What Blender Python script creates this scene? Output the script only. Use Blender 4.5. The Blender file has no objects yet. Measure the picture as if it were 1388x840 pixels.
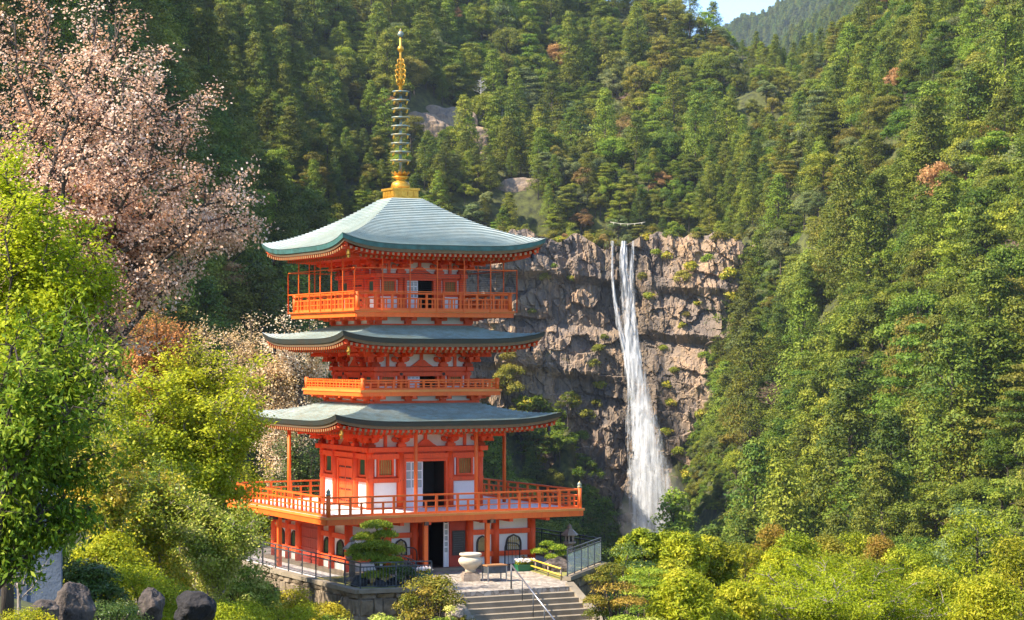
import bpy, math, random
import numpy as np
from mathutils import Vector, Matrix
R = math.radians
scene = bpy.context.scene
COL = scene.collection

# ------------------------------------------------------------------ camera, sky, sun, exposure
FPX, VH, CAMZ = 2940.0, 478.5, 9.6          # focal length and horizon row for a 1388 x 840 frame, eye height above the terrace
cam_d = bpy.data.cameras.new('camera')
cam = bpy.data.objects.new('camera', cam_d); COL.objects.link(cam)
cam.location = (0, 0, CAMZ); cam.rotation_euler = (R(90), 0, 0)
cam_d.sensor_fit = 'HORIZONTAL'; cam_d.sensor_width = 36
cam_d.lens = 36 * FPX / 1388
cam_d.shift_y = (VH - 420) / 1388
cam_d.clip_start = 0.5; cam_d.clip_end = 20000
scene.camera = cam

SUN = Vector((-0.655, -0.303, 0.690)).normalized()      # direction towards the sun
sun_el = math.asin(SUN.z)
w = bpy.data.worlds.new('World'); scene.world = w; w.use_nodes = True
nt = w.node_tree
sky = nt.nodes.new('ShaderNodeTexSky'); sky.sky_type = 'NISHITA'; sky.sun_disc = False
sky.sun_elevation = sun_el; sky.sun_rotation = math.atan2(SUN.x, SUN.y)
sky.altitude = 1200; sky.air_density = 0.85; sky.dust_density = 0.1; sky.ozone_density = 3.0
bg = nt.nodes['Background']; bg.inputs['Strength'].default_value = 0.148
nt.links.new(sky.outputs[0], bg.inputs['Color'])
sd = bpy.data.lights.new('sun', 'SUN'); sd.energy = 4.2; sd.angle = R(0.5); sd.color = (1.0, 0.90, 0.74)
so = bpy.data.objects.new('sun', sd); COL.objects.link(so)
so.rotation_euler = (-SUN).to_track_quat('-Z', 'Y').to_euler()
so.location = (-60, -20, 120)
scene.view_settings.view_transform = 'Standard'; scene.view_settings.look = 'None'
scene.view_settings.gamma = 1; scene.view_settings.use_curve_mapping = False
scene.view_settings.exposure = 1.52
scene.cycles.max_bounces = 6; scene.cycles.transparent_max_bounces = 16
scene.cycles.use_adaptive_sampling = True; scene.cycles.adaptive_threshold = 0.02
scene.cycles.use_denoising = True

def at(u, v, Y):
    return ((u - 694) / FPX * Y, Y, CAMZ + (VH - v) / FPX * Y)

# ------------------------------------------------------------------ materials
def mat(name, build):
    m = bpy.data.materials.new(name); m.use_nodes = True
    t = m.node_tree; b = t.nodes['Principled BSDF']
    build(t, b, t.nodes.new, t.links.new)
    return m

def tex_coord(t, scale=(1, 1, 1), kind='Object'):
    c = t.nodes.new('ShaderNodeTexCoord'); mp = t.nodes.new('ShaderNodeMapping')
    mp.inputs['Scale'].default_value = scale
    t.links.new(c.outputs[kind], mp.inputs[0]); return mp.outputs[0]

def noise(t, vec, scale, detail=4, rough=0.6):
    n = t.nodes.new('ShaderNodeTexNoise'); n.inputs['Scale'].default_value = scale
    n.inputs['Detail'].default_value = detail; n.inputs['Roughness'].default_value = rough
    if vec is not None: t.links.new(vec, n.inputs['Vector'])
    return n.outputs['Fac']

def ramp(t, fac, stops):
    r = t.nodes.new('ShaderNodeValToRGB'); el = r.color_ramp.elements
    while len(el) < len(stops): el.new(0.5)
    for e, (p, c) in zip(el, stops): e.position = p; e.color = (*c, 1)
    t.links.new(fac, r.inputs[0]); return r.outputs[0]

def mixc(t, fac, a, b, mode='MIX'):
    m = t.nodes.new('ShaderNodeMix'); m.data_type = 'RGBA'; m.blend_type = mode
    for s, v in ((m.inputs[0], fac), (m.inputs[6], a), (m.inputs[7], b)):
        if isinstance(v, (int, float)): s.default_value = v
        elif isinstance(v, tuple): s.default_value = (*v, 1)
        else: t.links.new(v, s)
    return m.outputs[2]

def bump(t, b, h, strength=0.5, dist=0.05):
    n = t.nodes.new('ShaderNodeBump'); n.inputs['Strength'].default_value = strength; n.inputs['Distance'].default_value = dist
    t.links.new(h, n.inputs['Height']); t.links.new(n.outputs[0], b.inputs['Normal'])

def simple(name, c1, c2=None, scale=3.0, rough=0.6, metal=0.0, bmp=0.0, stretch=(1, 1, 1), detail=5):
    c2 = c2 or tuple(x * 0.75 for x in c1)
    def f(t, b, N, L):
        v = tex_coord(t, stretch)
        n = noise(t, v, scale, detail)
        L(ramp(t, n, [(0.32, c2), (0.66, c1)]), b.inputs['Base Color'])
        b.inputs['Roughness'].default_value = rough; b.inputs['Metallic'].default_value = metal
        if bmp: bump(t, b, noise(t, v, scale * 4, 6), bmp)
    return mat(name, f)

M = {}
def _verm(c1, c2, grime):
    def f(t, b, N, L):
        v = tex_coord(t)
        base = ramp(t, noise(t, tex_coord(t, (1, 1, .5)), 1.6, 6), [(0.3, c2), (0.68, c1)])
        st = ramp(t, noise(t, tex_coord(t, (5, 5, .6)), 1.6, 8, .75), [(0.5, (0, 0, 0)), (0.78, (grime, grime, grime))])
        L(mixc(t, st, base, (0.26, 0.055, 0.02)), b.inputs['Base Color'])
        r = N('ShaderNodeMapRange'); r.inputs['To Min'].default_value = .45; r.inputs['To Max'].default_value = .75
        L(noise(t, v, 3, 5), r.inputs['Value']); L(r.outputs[0], b.inputs['Roughness'])
        bump(t, b, noise(t, tex_coord(t, (8, 8, 1)), 3, 6), .12, .02)
    return f
M['vermilion'] = mat('vermilion', _verm((0.86, 0.10, 0.012), (0.74, 0.075, 0.010), .5))
M['orange_rail'] = mat('orange_rail', _verm((0.88, 0.155, 0.010), (0.78, 0.115, 0.008), .35))
M['red_door'] = simple('red_door', (0.48, 0.05, 0.02), (0.38, 0.035, 0.015), 3, 0.55)
M['ochre_edge'] = simple('ochre_edge', (0.80, 0.28, 0.05), (0.70, 0.2, 0.03), 1.5, 0.5)
M['plaster'] = simple('plaster', (0.80, 0.78, 0.74), (0.68, 0.66, 0.62), 1.2, 0.8)
M['white_paint'] = simple('white_paint', (0.78, 0.78, 0.78), (0.7, 0.7, 0.7), 2, 0.5)
M['louvre_green'] = simple('louvre_green', (0.05, 0.12, 0.03), (0.03, 0.08, 0.02), 4, 0.5)
M['bamboo'] = simple('bamboo', (0.5, 0.36, 0.12), (0.36, 0.25, 0.08), 3, 0.6)
M['dark_wood'] = simple('dark_wood', (0.035, 0.022, 0.016), None, 4, 0.6)
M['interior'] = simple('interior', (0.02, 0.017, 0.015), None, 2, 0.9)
M['eave_tan'] = simple('eave_tan', (0.24, 0.155, 0.085), (0.16, 0.10, 0.055), 5, 0.7, stretch=(1, 1, 6))
M['rafter_end'] = simple('rafter_end', (0.42, 0.22, 0.09), (0.32, 0.16, 0.06), 5, 0.6)
M['gold'] = simple('gold', (0.75, 0.42, 0.06), (0.50, 0.25, 0.03), 6, 0.42, metal=0.6)
M['teal_bronze'] = simple('teal_bronze', (0.12, 0.25, 0.33), (0.42, 0.29, 0.07), 7, 0.5, metal=0.3)
M['black_iron'] = simple('black_iron', (0.018, 0.020, 0.024), None, 5, 0.45)
M['grey_iron'] = simple('grey_iron', (0.085, 0.095, 0.11), (0.05, 0.055, 0.06), 6, 0.45, metal=0.2)
M['steel'] = simple('steel', (0.42, 0.42, 0.44), None, 6, 0.35, metal=0.8)
M['stone'] = simple('stone', (0.33, 0.25, 0.165), (0.13, 0.10, 0.07), 2.6, 0.9, bmp=0.5)
M['lantern_stone'] = simple('lantern_stone', (0.42, 0.33, 0.25), (0.2, 0.15, 0.12), 3.5, 0.9, bmp=0.5)
M['urn_stone'] = simple('urn_stone', (0.62, 0.54, 0.40), (0.48, 0.40, 0.28), 3, 0.75, bmp=0.2)
M['concrete'] = simple('concrete', (0.31, 0.25, 0.175), (0.22, 0.175, 0.12), 1.6, 0.9, bmp=0.25)
M['tread_side'] = simple('tread_side', (0.20, 0.165, 0.125), (0.14, 0.115, 0.09), 1.6, 0.9, bmp=0.25)
M['bluestone'] = simple('bluestone', (0.13, 0.16, 0.21), (0.07, 0.09, 0.13), 2.5, 0.8, bmp=0.4)
M['boulder'] = simple('boulder', (0.15, 0.115, 0.095), (0.012, 0.010, 0.010), 3.2, 0.9, bmp=0.9, detail=9)
M['boulder_dark'] = simple('boulder_dark', (0.035, 0.03, 0.03), (0.008, 0.007, 0.008), 2.4, 0.9, bmp=0.9, detail=9)
M['yellow_bar'] = simple('yellow_bar', (0.80, 0.52, 0.05), (0.65, 0.4, 0.04), 3, 0.5)
M['planter_green'] = simple('planter_green', (0.02, 0.16, 0.07), None, 3, 0.5)
M['bark'] = simple('bark', (0.10, 0.075, 0.055), (0.045, 0.034, 0.026), 3, 0.95, bmp=0.6, stretch=(3, 3, .6))
M['bark_pale'] = simple('bark_pale', (0.36, 0.30, 0.25), (0.2, 0.16, 0.13), 3, 0.95, bmp=0.4, stretch=(3, 3, .6))
M['bark_white'] = simple('bark_white', (0.62, 0.58, 0.54), (0.45, 0.41, 0.38), 3, 0.9)
M['twig_brown'] = simple('twig_brown', (0.30, 0.19, 0.14), (0.2, 0.13, 0.10), 1, 0.95)
M['rope'] = simple('rope', (0.75, 0.68, 0.52), None, 8, 0.9)
M['soil'] = simple('soil', (0.11, 0.12, 0.025), (0.018, 0.02, 0.010), 0.42, 1.0, bmp=1.0, detail=10)
M['lawn'] = simple('lawn', (0.30, 0.24, 0.06), (0.18, 0.20, 0.05), 2.5, 1.0, bmp=0.6, detail=8)
M['red_roof'] = simple('red_roof', (0.11, 0.03, 0.03), None, 3, 0.7)
M['wood_top'] = simple('wood_top', (0.42, 0.2, 0.08), None, 3, 0.6, stretch=(1, 8, 1))

def _roof(dirty):
    def f(t, b, N, L):
        v = tex_coord(t)
        n1 = noise(t, v, 0.55, 6, 0.65)
        clean = ramp(t, n1, [(0.3, (0.30, 0.375, 0.38)), (0.5, (0.39, 0.45, 0.44)), (0.7, (0.48, 0.51, 0.475))])
        n2 = noise(t, tex_coord(t, (1, 1, 1)), 2.6, 8, 0.7)
        streak = ramp(t, n2, [(0.38, (0, 0, 0)), (0.62, (1, 1, 1))])
        stain = mixc(t, noise(t, v, 1.3, 4), (0.20, 0.19, 0.12), (0.33, 0.27, 0.17))
        mm = N('ShaderNodeMath'); mm.operation = 'MULTIPLY'; L(streak, mm.inputs[0]); mm.inputs[1].default_value = dirty
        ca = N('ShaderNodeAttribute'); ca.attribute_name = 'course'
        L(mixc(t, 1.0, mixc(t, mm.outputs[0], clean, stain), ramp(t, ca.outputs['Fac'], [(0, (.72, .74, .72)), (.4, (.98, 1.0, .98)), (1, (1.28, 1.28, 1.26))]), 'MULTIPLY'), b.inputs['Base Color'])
        b.inputs['Roughness'].default_value = 0.55; b.inputs['Metallic'].default_value = 0.0
        bump(t, b, n2, 0.15, 0.02)
    return mat('copper_roof', f)
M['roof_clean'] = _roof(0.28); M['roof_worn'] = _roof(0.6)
M['roof_edge'] = simple('roof_edge', (0.07, 0.19, 0.18), (0.045, 0.09, 0.075), 2.5, 0.5)
M['roof_edge_dark'] = simple('roof_edge_dark', (0.035, 0.045, 0.04), (0.05, 0.04, 0.03), 2.5, 0.5)

def _paving(t, b, N, L):
    v = tex_coord(t)
    vo = N('ShaderNodeTexVoronoi'); vo.inputs['Scale'].default_value = 4.2; L(v, vo.inputs['Vector'])
    ve = N('ShaderNodeTexVoronoi'); ve.feature = 'DISTANCE_TO_EDGE'; ve.inputs['Scale'].default_value = 4.2; L(v, ve.inputs['Vector'])
    sp = N('ShaderNodeSeparateColor'); L(vo.outputs['Color'], sp.inputs[0])
    stone = ramp(t, sp.outputs[0], [(0.0, (0.20, 0.16, 0.13)), (0.5, (0.40, 0.33, 0.26)), (1.0, (0.52, 0.46, 0.38))])
    edge = ramp(t, ve.outputs['Distance'], [(0.02, (0, 0, 0)), (0.09, (1, 1, 1))])
    L(mixc(t, edge, (0.26, 0.22, 0.17), stone), b.inputs['Base Color'])
    b.inputs['Roughness'].default_value = 0.9
    bump(t, b, edge, 0.6, 0.03)
M['paving'] = mat('cobble_paving', _paving)

def _rock(t, b, N, L):
    v = tex_coord(t)
    n1 = noise(t, v, 0.09, 8, 0.65)
    base = ramp(t, n1, [(0.30, (0.16, 0.14, 0.13)), (0.44, (0.26, 0.22, 0.195)), (0.56, (0.36, 0.285, 0.22)), (0.75, (0.44, 0.335, 0.22))])
    st = noise(t, tex_coord(t, (1.2, 1.2, 0.10)), 0.8, 6, 0.7)      # vertical water streaks
    c = mixc(t, ramp(t, st, [(0.48, (0, 0, 0)), (0.66, (1, 1, 1))]), base, (0.14, 0.13, 0.135))
    ms = noise(t, v, 0.22, 7, 0.7)
    bk = N('ShaderNodeAttribute'); bk.attribute_name = 'blk'
    blk = ramp(t, bk.outputs['Fac'], [(0.0, (0.62, 0.62, 0.66)), (0.5, (1.0, 0.97, 0.93)), (1.0, (1.22, 1.09, 0.94))])
    c = mixc(t, 1.0, c, blk, 'MULTIPLY')
    c2 = mixc(t, ramp(t, ms, [(0.60, (0, 0, 0)), (0.70, (.75, .75, .75))]), c, (0.17, 0.15, 0.045))
    we = N('ShaderNodeAttribute'); we.attribute_name = 'wet'
    wn = N('ShaderNodeMath'); wn.operation = 'MULTIPLY'; L(we.outputs['Fac'], wn.inputs[0]); L(ramp(t, noise(t, tex_coord(t, (1, 1, .15)), .35, 6), [(0.3, (.35, .35, .35)), (0.6, (1, 1, 1))]), wn.inputs[1])
    c3 = mixc(t, wn.outputs[0], mixc(t, 1.0, c2, (1.06, 0.97, 0.86), 'MULTIPLY'), (0.055, 0.05, 0.042))
    L(c3, b.inputs['Base Color']); b.inputs['Roughness'].default_value = 0.85
    bump(t, b, noise(t, v, 0.9, 10, 0.7), 0.9, 0.6)
M['rock'] = mat('cliff_rock', _rock)

def _water(t, b, N, L):
    v = tex_coord(t, (1, 1, 0.055))
    n = noise(t, v, 0.95, 7, 0.7)
    at_ = N('ShaderNodeAttribute'); at_.attribute_name = 'tint'
    ad = N('ShaderNodeMath'); ad.operation = 'ADD'; L(n, ad.inputs[0]); L(at_.outputs['Fac'], ad.inputs[1])
    L(ramp(t, ad.outputs[0], [(0.46, (0, 0, 0)), (0.92, (1, 1, 1))]), b.inputs['Alpha'])
    b.inputs['Base Color'].default_value = (0.93, 0.94, 0.96, 1); b.inputs['Roughness'].default_value = 0.7
M['water'] = mat('falling_water', _water)

def _glass(t, b, N, L):
    b.inputs['Base Color'].default_value = (0.75, 0.85, 0.85, 1); b.inputs['Roughness'].default_value = 0.05
    b.inputs['Alpha'].default_value = 0.35
M['glass'] = mat('fence_glass', _glass)

def foliage(name, dark, mid, light, trans=0.4, rnd=0.12, rough=0.6):
    gain = 1.75 if name.startswith(('leaf_forest', 'leaf_cedar')) else 1.2 if name.startswith('petal') else 2.0 if name in ('leaf_shrub', 'leaf_camellia_gold', 'needle_pine', 'leaf_russet') else 1.4
    """dark/mid/light are leaf colours picked per leaf by the 'tint' attribute; each whole tree also shifts a little."""
    m = bpy.data.materials.new(name); m.use_nodes = True
    t = m.node_tree; t.nodes.clear(); N = t.nodes.new; L = t.links.new
    a = N('ShaderNodeAttribute'); a.attribute_name = 'tint'
    c = ramp(t, a.outputs['Fac'], [(0.0, dark), (0.5, mid), (1.0, light)])
    oi = N('ShaderNodeObjectInfo')
    hs = N('ShaderNodeHueSaturation')
    mr = N('ShaderNodeMapRange'); mr.inputs['To Min'].default_value = 0.5 - rnd * 0.25; mr.inputs['To Max'].default_value = 0.5 + rnd * 0.18
    L(oi.outputs['Random'], mr.inputs['Value']); L(mr.outputs[0], hs.inputs['Hue'])
    m2 = N('ShaderNodeMath'); m2.operation = 'FRACT'; m3 = N('ShaderNodeMath'); m3.operation = 'MULTIPLY'; m3.inputs[1].default_value = 7.31
    L(oi.outputs['Random'], m3.inputs[0]); L(m3.outputs[0], m2.inputs[0])
    mv = N('ShaderNodeMapRange'); mv.inputs['To Min'].default_value = gain * (1 - rnd * 2.4); mv.inputs['To Max'].default_value = gain * (1 + rnd * 2.4)
    L(m2.outputs[0], mv.inputs['Value']); L(mv.outputs[0], hs.inputs['Value'])
    L(c, hs.inputs['Color'])
    d = N('ShaderNodeBsdfPrincipled'); d.inputs['Roughness'].default_value = rough; d.inputs['Specular IOR Level'].default_value = 0.25
    if gain > 1.5:
        hs.inputs['Saturation'].default_value = 1.0
    L(hs.outputs[0], d.inputs['Base Color'])
    tr = N('ShaderNodeBsdfTranslucent'); L(hs.outputs[0], tr.inputs['Color'])
    mx = N('ShaderNodeMixShader'); mx.inputs[0].default_value = trans
    L(d.outputs[0], mx.inputs[1]); L(tr.outputs[0], mx.inputs[2])
    o = N('ShaderNodeOutputMaterial'); L(mx.outputs[0], o.inputs[0])
    return m

F = {}
F['forest_green'] = foliage('leaf_forest_green', (0.042, 0.075, 0.008), (0.085, 0.125, 0.012), (0.16, 0.19, 0.020))
F['forest_olive'] = foliage('leaf_forest_olive', (0.070, 0.085, 0.012), (0.14, 0.145, 0.018), (0.23, 0.205, 0.03))
F['forest_grey'] = foliage('leaf_forest_grey', (0.065, 0.09, 0.032), (0.115, 0.14, 0.045), (0.19, 0.20, 0.07))
F['forest_bright'] = foliage('leaf_forest_bright', (0.068, 0.11, 0.010), (0.14, 0.18, 0.016), (0.24, 0.26, 0.028))
F['forest_bronze'] = foliage('leaf_forest_bronze', (0.15, 0.09, 0.035), (0.24, 0.15, 0.05), (0.33, 0.22, 0.08))
F['cedar'] = foliage('leaf_cedar', (0.035, 0.062, 0.008), (0.075, 0.10, 0.010), (0.13, 0.14, 0.014), 0.25)
F['cedar_gold'] = foliage('leaf_cedar_gold', (0.055, 0.085, 0.008), (0.11, 0.14, 0.012), (0.18, 0.19, 0.018), 0.25)
F['yellow'] = foliage('leaf_yellow', (0.25, 0.22, 0.015), (0.42, 0.36, 0.02), (0.6, 0.5, 0.05))
F['maple'] = foliage('leaf_maple', (0.15, 0.19, 0.008), (0.30, 0.32, 0.012), (0.46, 0.42, 0.03), 0.45, 0.03)
F['maple_lime'] = foliage('leaf_maple_lime', (0.14, 0.21, 0.006), (0.28, 0.34, 0.010), (0.42, 0.46, 0.02), 0.5, 0.03)
F['chestnut'] = foliage('leaf_chestnut', (0.045, 0.10, 0.006), (0.12, 0.19, 0.010), (0.32, 0.36, 0.025), 0.4, 0.03)
F['cherry'] = foliage('petal_cherry', (0.42, 0.19, 0.075), (0.63, 0.40, 0.27), (0.84, 0.69, 0.56), 0.4, 0.03)
F['cherry_tan'] = foliage('petal_cherry_tan', (0.42, 0.25, 0.09), (0.66, 0.48, 0.27), (0.84, 0.68, 0.50), 0.4, 0.03)
F['russet'] = foliage('leaf_russet', (0.12, 0.09, 0.02), (0.26, 0.11, 0.035), (0.38, 0.18, 0.06), 0.35, 0.03)
F['bronze_tree'] = foliage('leaf_bronze_tree', (0.11, 0.11, 0.010), (0.20, 0.165, 0.018), (0.30, 0.20, 0.03))
F['camellia'] = foliage('leaf_camellia', (0.025, 0.055, 0.012), (0.06, 0.10, 0.016), (0.14, 0.17, 0.04), 0.2, 0.03, 0.35)
F['camellia_gold'] = foliage('leaf_camellia_gold', (0.07, 0.11, 0.010), (0.19, 0.20, 0.014), (0.42, 0.29, 0.035), 0.3, 0.04, 0.4)
F['shrub'] = foliage('leaf_shrub', (0.06, 0.10, 0.010), (0.15, 0.19, 0.018), (0.33, 0.31, 0.08), 0.3, 0.06)
F['hedge'] = foliage('leaf_hedge', (0.13, 0.17, 0.006), (0.27, 0.29, 0.008), (0.44, 0.41, 0.018), 0.35, 0.04)
F['azalea'] = foliage('leaf_azalea', (0.07, 0.10, 0.010), (0.19, 0.18, 0.018), (0.34, 0.24, 0.035), 0.3, 0.06)
F['golden'] = foliage('leaf_golden', (0.16, 0.15, 0.010), (0.33, 0.27, 0.015), (0.5, 0.38, 0.03), 0.35, 0.05)
F['pine'] = foliage('needle_pine', (0.05, 0.09, 0.01), (0.13, 0.17, 0.012), (0.26, 0.27, 0.025), 0.2, 0.05)
F['lime_conifer'] = foliage('leaf_lime_conifer', (0.09, 0.12, 0.005), (0.21, 0.235, 0.008), (0.36, 0.34, 0.02), 0.3, 0.07)
F['blossom'] = foliage('petal_white', (0.6, 0.5, 0.45), (0.8, 0.75, 0.7), (0.85, 0.82, 0.8), 0.3, 0.0)
F['pink'] = foliage('petal_pink', (0.6, 0.25, 0.2), (0.7, 0.35, 0.3), (0.8, 0.5, 0.4), 0.3, 0.0)

# ------------------------------------------------------------------ building helpers
def tag(o, label=None, cat=None, group=None, kind=None):
    if label: o['label'] = label
    if cat: o['category'] = cat
    if group: o['group'] = group
    if kind: o['kind'] = kind
    return o

def empty(name, loc=(0, 0, 0), rz=0.0, label=None, cat=None, group=None):
    o = bpy.data.objects.new(name, None); COL.objects.link(o)
    o.empty_display_size = 0.3; o.location = loc; o.rotation_euler = (0, 0, rz)
    return tag(o, label, cat, group)

class MB:
    """collects faces, builds ONE mesh object"""
    def __init__(s): s.v = []; s.f = []; s.m = []; s.sm = []
    def add(s, vs, fs, mi=0, smooth=False):
        n = len(s.v); s.v.extend([tuple(p) for p in vs])
        for f in fs: s.f.append(tuple(i + n for i in f)); s.m.append(mi); s.sm.append(smooth)
    def hexa(s, p, mi=0):      # 8 points: bottom ring then top ring
        s.add(p, [(3, 2, 1, 0), (4, 5, 6, 7), (0, 1, 5, 4), (1, 2, 6, 5), (2, 3, 7, 6), (3, 0, 4, 7)], mi)
    def box(s, x0, x1, y0, y1, z0, z1, mi=0):
        s.hexa([(x0, y0, z0), (x1, y0, z0), (x1, y1, z0), (x0, y1, z0), (x0, y0, z1), (x1, y0, z1), (x1, y1, z1), (x0, y1, z1)], mi)
    def fbox(s, k, x0, x1, o0, o1, z0, z1, mi=0):      # box in the coordinates of face k
        s.hexa([fc(k, *q) for q in ((x0, o1, z0), (x1, o1, z0), (x1, o0, z0), (x0, o0, z0), (x0, o1, z1), (x1, o1, z1), (x1, o0, z1), (x0, o0, z1))], mi)
    def bar(s, p0, p1, w, h, mi=0):
        p0, p1 = Vector(p0), Vector(p1); d = (p1 - p0).normalized()
        up = Vector((0, 0, 1)) if abs(d.z) < 0.95 else Vector((0, 1, 0))
        a = d.cross(up).normalized() * w / 2; b = a.cross(d).normalized() * h / 2
        s.hexa([p0 - a - b, p0 + a - b, p1 + a - b, p1 - a - b, p0 - a + b, p0 + a + b, p1 + a + b, p1 - a + b], mi)
    def tube(s, pts, rad, n=8, mi=0, caps=True):
        pts = [Vector(p) for p in pts]
        if not isinstance(rad, (list, tuple)): rad = [rad] * len(pts)
        rings = []; ref = None
        for i, p in enumerate(pts):
            d = (pts[min(i + 1, len(pts) - 1)] - pts[max(i - 1, 0)]).normalized()
            if ref is None: ref = Vector((1, 0, 0)) if abs(d.x) < 0.8 else Vector((0, 1, 0))
            a = (ref - d * ref.dot(d)).normalized(); b = d.cross(a); ref = a
            rings.append([p + (a * math.cos(2 * math.pi * j / n) + b * math.sin(2 * math.pi * j / n)) * rad[i] for j in range(n)])
        vs = [q for r in rings for q in r]; fs = []
        for i in range(len(pts) - 1):
            for j in range(n):
                fs.append((i * n + j, i * n + (j + 1) % n, (i + 1) * n + (j + 1) % n, (i + 1) * n + j))
        if caps: fs.append(tuple(range(n - 1, -1, -1))); fs.append(tuple((len(pts) - 1) * n + j for j in range(n)))
        s.add(vs, fs, mi, True)
    def lathe(s, prof, c=(0, 0, 0), n=24, mi=0, smooth=True):
        vs = []; fs = []
        for r, z in prof:
            for j in range(n):
                a = 2 * math.pi * j / n; vs.append((c[0] + r * math.cos(a), c[1] + r * math.sin(a), c[2] + z))
        for i in range(len(prof) - 1):
            for j in range(n): fs.append((i * n + j, i * n + (j + 1) % n, (i + 1) * n + (j + 1) % n, (i + 1) * n + j))
        fs.append(tuple(range(n - 1, -1, -1))); fs.append(tuple((len(prof) - 1) * n + j for j in range(n)))
        s.add(vs, fs, mi, smooth)
    def build(s, name, mats, parent=None, loc=None):
        me = bpy.data.meshes.new(name); me.from_pydata(s.v, [], s.f)
        for m in (mats if isinstance(mats, (list, tuple)) else [mats]): me.materials.append(m)
        me.polygons.foreach_set('material_index', s.m); me.polygons.foreach_set('use_smooth', s.sm)
        me.update()
        o = bpy.data.objects.new(name, me); COL.objects.link(o)
        if parent: o.parent = parent
        if loc: o.location = loc
        return o

def fc(k, x, o, z):
    return ((x, -o, z), (o, x, z), (-x, o, z), (-o, -x, z))[k]

def copy_tree(o, parent=None):
    c = o.copy(); COL.objects.link(c)
    if parent: c.parent = parent
    for ch in list(o.children): copy_tree(ch, c)
    return c

# smooth value noise on numpy arrays
def _hash(ix, iy, iz, seed):
    h = (ix * 374761393 + iy * 668265263 + iz * 1274126177 + seed * 974634777) & 0xFFFFFFFF
    h = ((h ^ (h >> 13)) * 1274126177) & 0xFFFFFFFF
    return ((h ^ (h >> 16)) & 0xFFFF) / 65535.0
def vnoise(x, y, z=0.0, seed=0):
    x, y, z = np.broadcast_arrays(np.asarray(x, float), np.asarray(y, float), np.asarray(z, float))
    ix, iy, iz = (np.floor(q).astype(np.int64) for q in (x, y, z))
    fx, fy, fz = x - ix, y - iy, z - iz
    fx, fy, fz = (q * q * (3 - 2 * q) for q in (fx, fy, fz))
    r = 0
    for dx in (0, 1):
        for dy in (0, 1):
            for dz in (0, 1):
                wgt = (fx if dx else 1 - fx) * (fy if dy else 1 - fy) * (fz if dz else 1 - fz)
                r = r + wgt * _hash(ix + dx, iy + dy, iz + dz, seed)
    return r * 2 - 1
def fbm(x, y, z=0.0, seed=0, oct=4):
    r = 0; a = 1.0
    for i in range(oct):
        r = r + a * vnoise(x, y, z, seed + i * 17); x, y, z = x * 2.03, y * 2.03, np.asarray(z) * 2.03; a *= 0.5
    return r
# ------------------------------------------------------------------ terrain
PX, PY, PTH = (543 - 694) / 29.4, 100.0, 0.473           # pagoda axis and its turn
cs, sn = math.cos(PTH), math.sin(PTH)
def W(lx, ly, z=0.0):                                     # terrace (pagoda) coordinates -> world
    return (PX + lx * cs - ly * sn, PY + lx * sn + ly * cs, z)
TERR = [(-6.95, 9.5), (-6.95, -11.5), (-3.55, -12.0), (-3.55, -12.95), (1.95, -12.95), (2.75, -10.9), (7.1, -6.3), (7.4, 9.5)]

ctrl = []
def cp(x, y, z): ctrl.append((x, y, z))
def cv(u, v, Y, tree=6.0):
    x, y, z = at(u, v, Y); cp(x, y, z - tree)
for lx, ly, z in [(0, 0, -2.2), (-5, 6, -1.6), (6, 6, -3), (-6, -10, -2.2), (0, -10, -2.4), (6, -5, -3.2), (-9, 2, -1.5), (-9, -6, -1.7),
                  (-8.5, -12, -2.0), (-4.5, -14, -2.6), (0, -17, -2.9), (4, -13, -3.0), (10, -4, -5), (10, 8, -8), (0, 14, -5), (-10, 12, -0.8)]:
    x, y, _ = W(lx, ly); cp(x, y, z)
for q in [(-25, 112, 1.5), (-20, 85, 0.5), (-15, 76, 0.6), (-12, 66, 1.6), (-12, 55, 3.0), (-12, 45, 4.4), (-20, 60, 3.4), (-26, 45, 6), (-40, 80, 8),
          (-5, 72, -2.6), (0, 70, -3.5), (2, 55, -3.2), (0, 30, 1.5), (0, 5, 7.6), (0, -10, 8.0), (-15, 20, 7), (15, 10, 6), (15, 40, -2), (15, 70, -5),
          (10, 85, -5.0), (20, 100, -8.5), (15, 125, -11), (30, 110, -10), (30, 90, -6), (10, 120, -9), (-8, 128, -6), (-5, 150, -14), (20, 160, -19),
          (40, 160, -22), (60, 120, -10), (70, 60, 0), (60, 200, -32), (20, 240, -46), (-20, 240, -40), (-40, 150, -6), (-70, 200, 4), (-60, 120, 6),
          (-100, 100, 40), (-90, 0, 30), (90, 0, 10), (110, 200, 0), (40, 320, -62), (10, 420, -74), (40, 520, -76), (40, 640, -72)]: cp(*q)
# right-hand slope
for q in [(1388, 760, 310), (1388, 600, 375), (1388, 450, 440), (1388, 300, 515), (1388, 150, 600), (1388, 0, 690), (1560, 600, 330), (1560, 300, 460), (1560, 0, 620),
          (1200, 740, 410), (1200, 600, 460), (1200, 450, 520), (1200, 300, 600), (1200, 150, 690), (1200, 62, 790),
          (1080, 730, 480), (1080, 600, 530), (1080, 450, 600), (1080, 300, 690), (1080, 170, 790),
          (1020, 720, 580), (1020, 600, 630), (1020, 450, 690), (1020, 330, 740),
          # above the falls, up to the skyline
          (985, 312, 764), (930, 312, 768), (850, 312, 770), (760, 312, 770), (700, 300, 772), (640, 270, 775),
          (1000, 200, 840), (1000, 110, 905), (930, 200, 850), (930, 100, 925), (1040, 100, 880),
          (850, 200, 855), (850, 100, 925), (850, -10, 1000), (760, 210, 840), (760, 110, 910), (760, -20, 1000),
          (650, 220, 815), (650, 100, 880), (650, -30, 980), (560, 250, 770), (560, 100, 840), (560, -40, 940)]: cv(*q)
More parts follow.
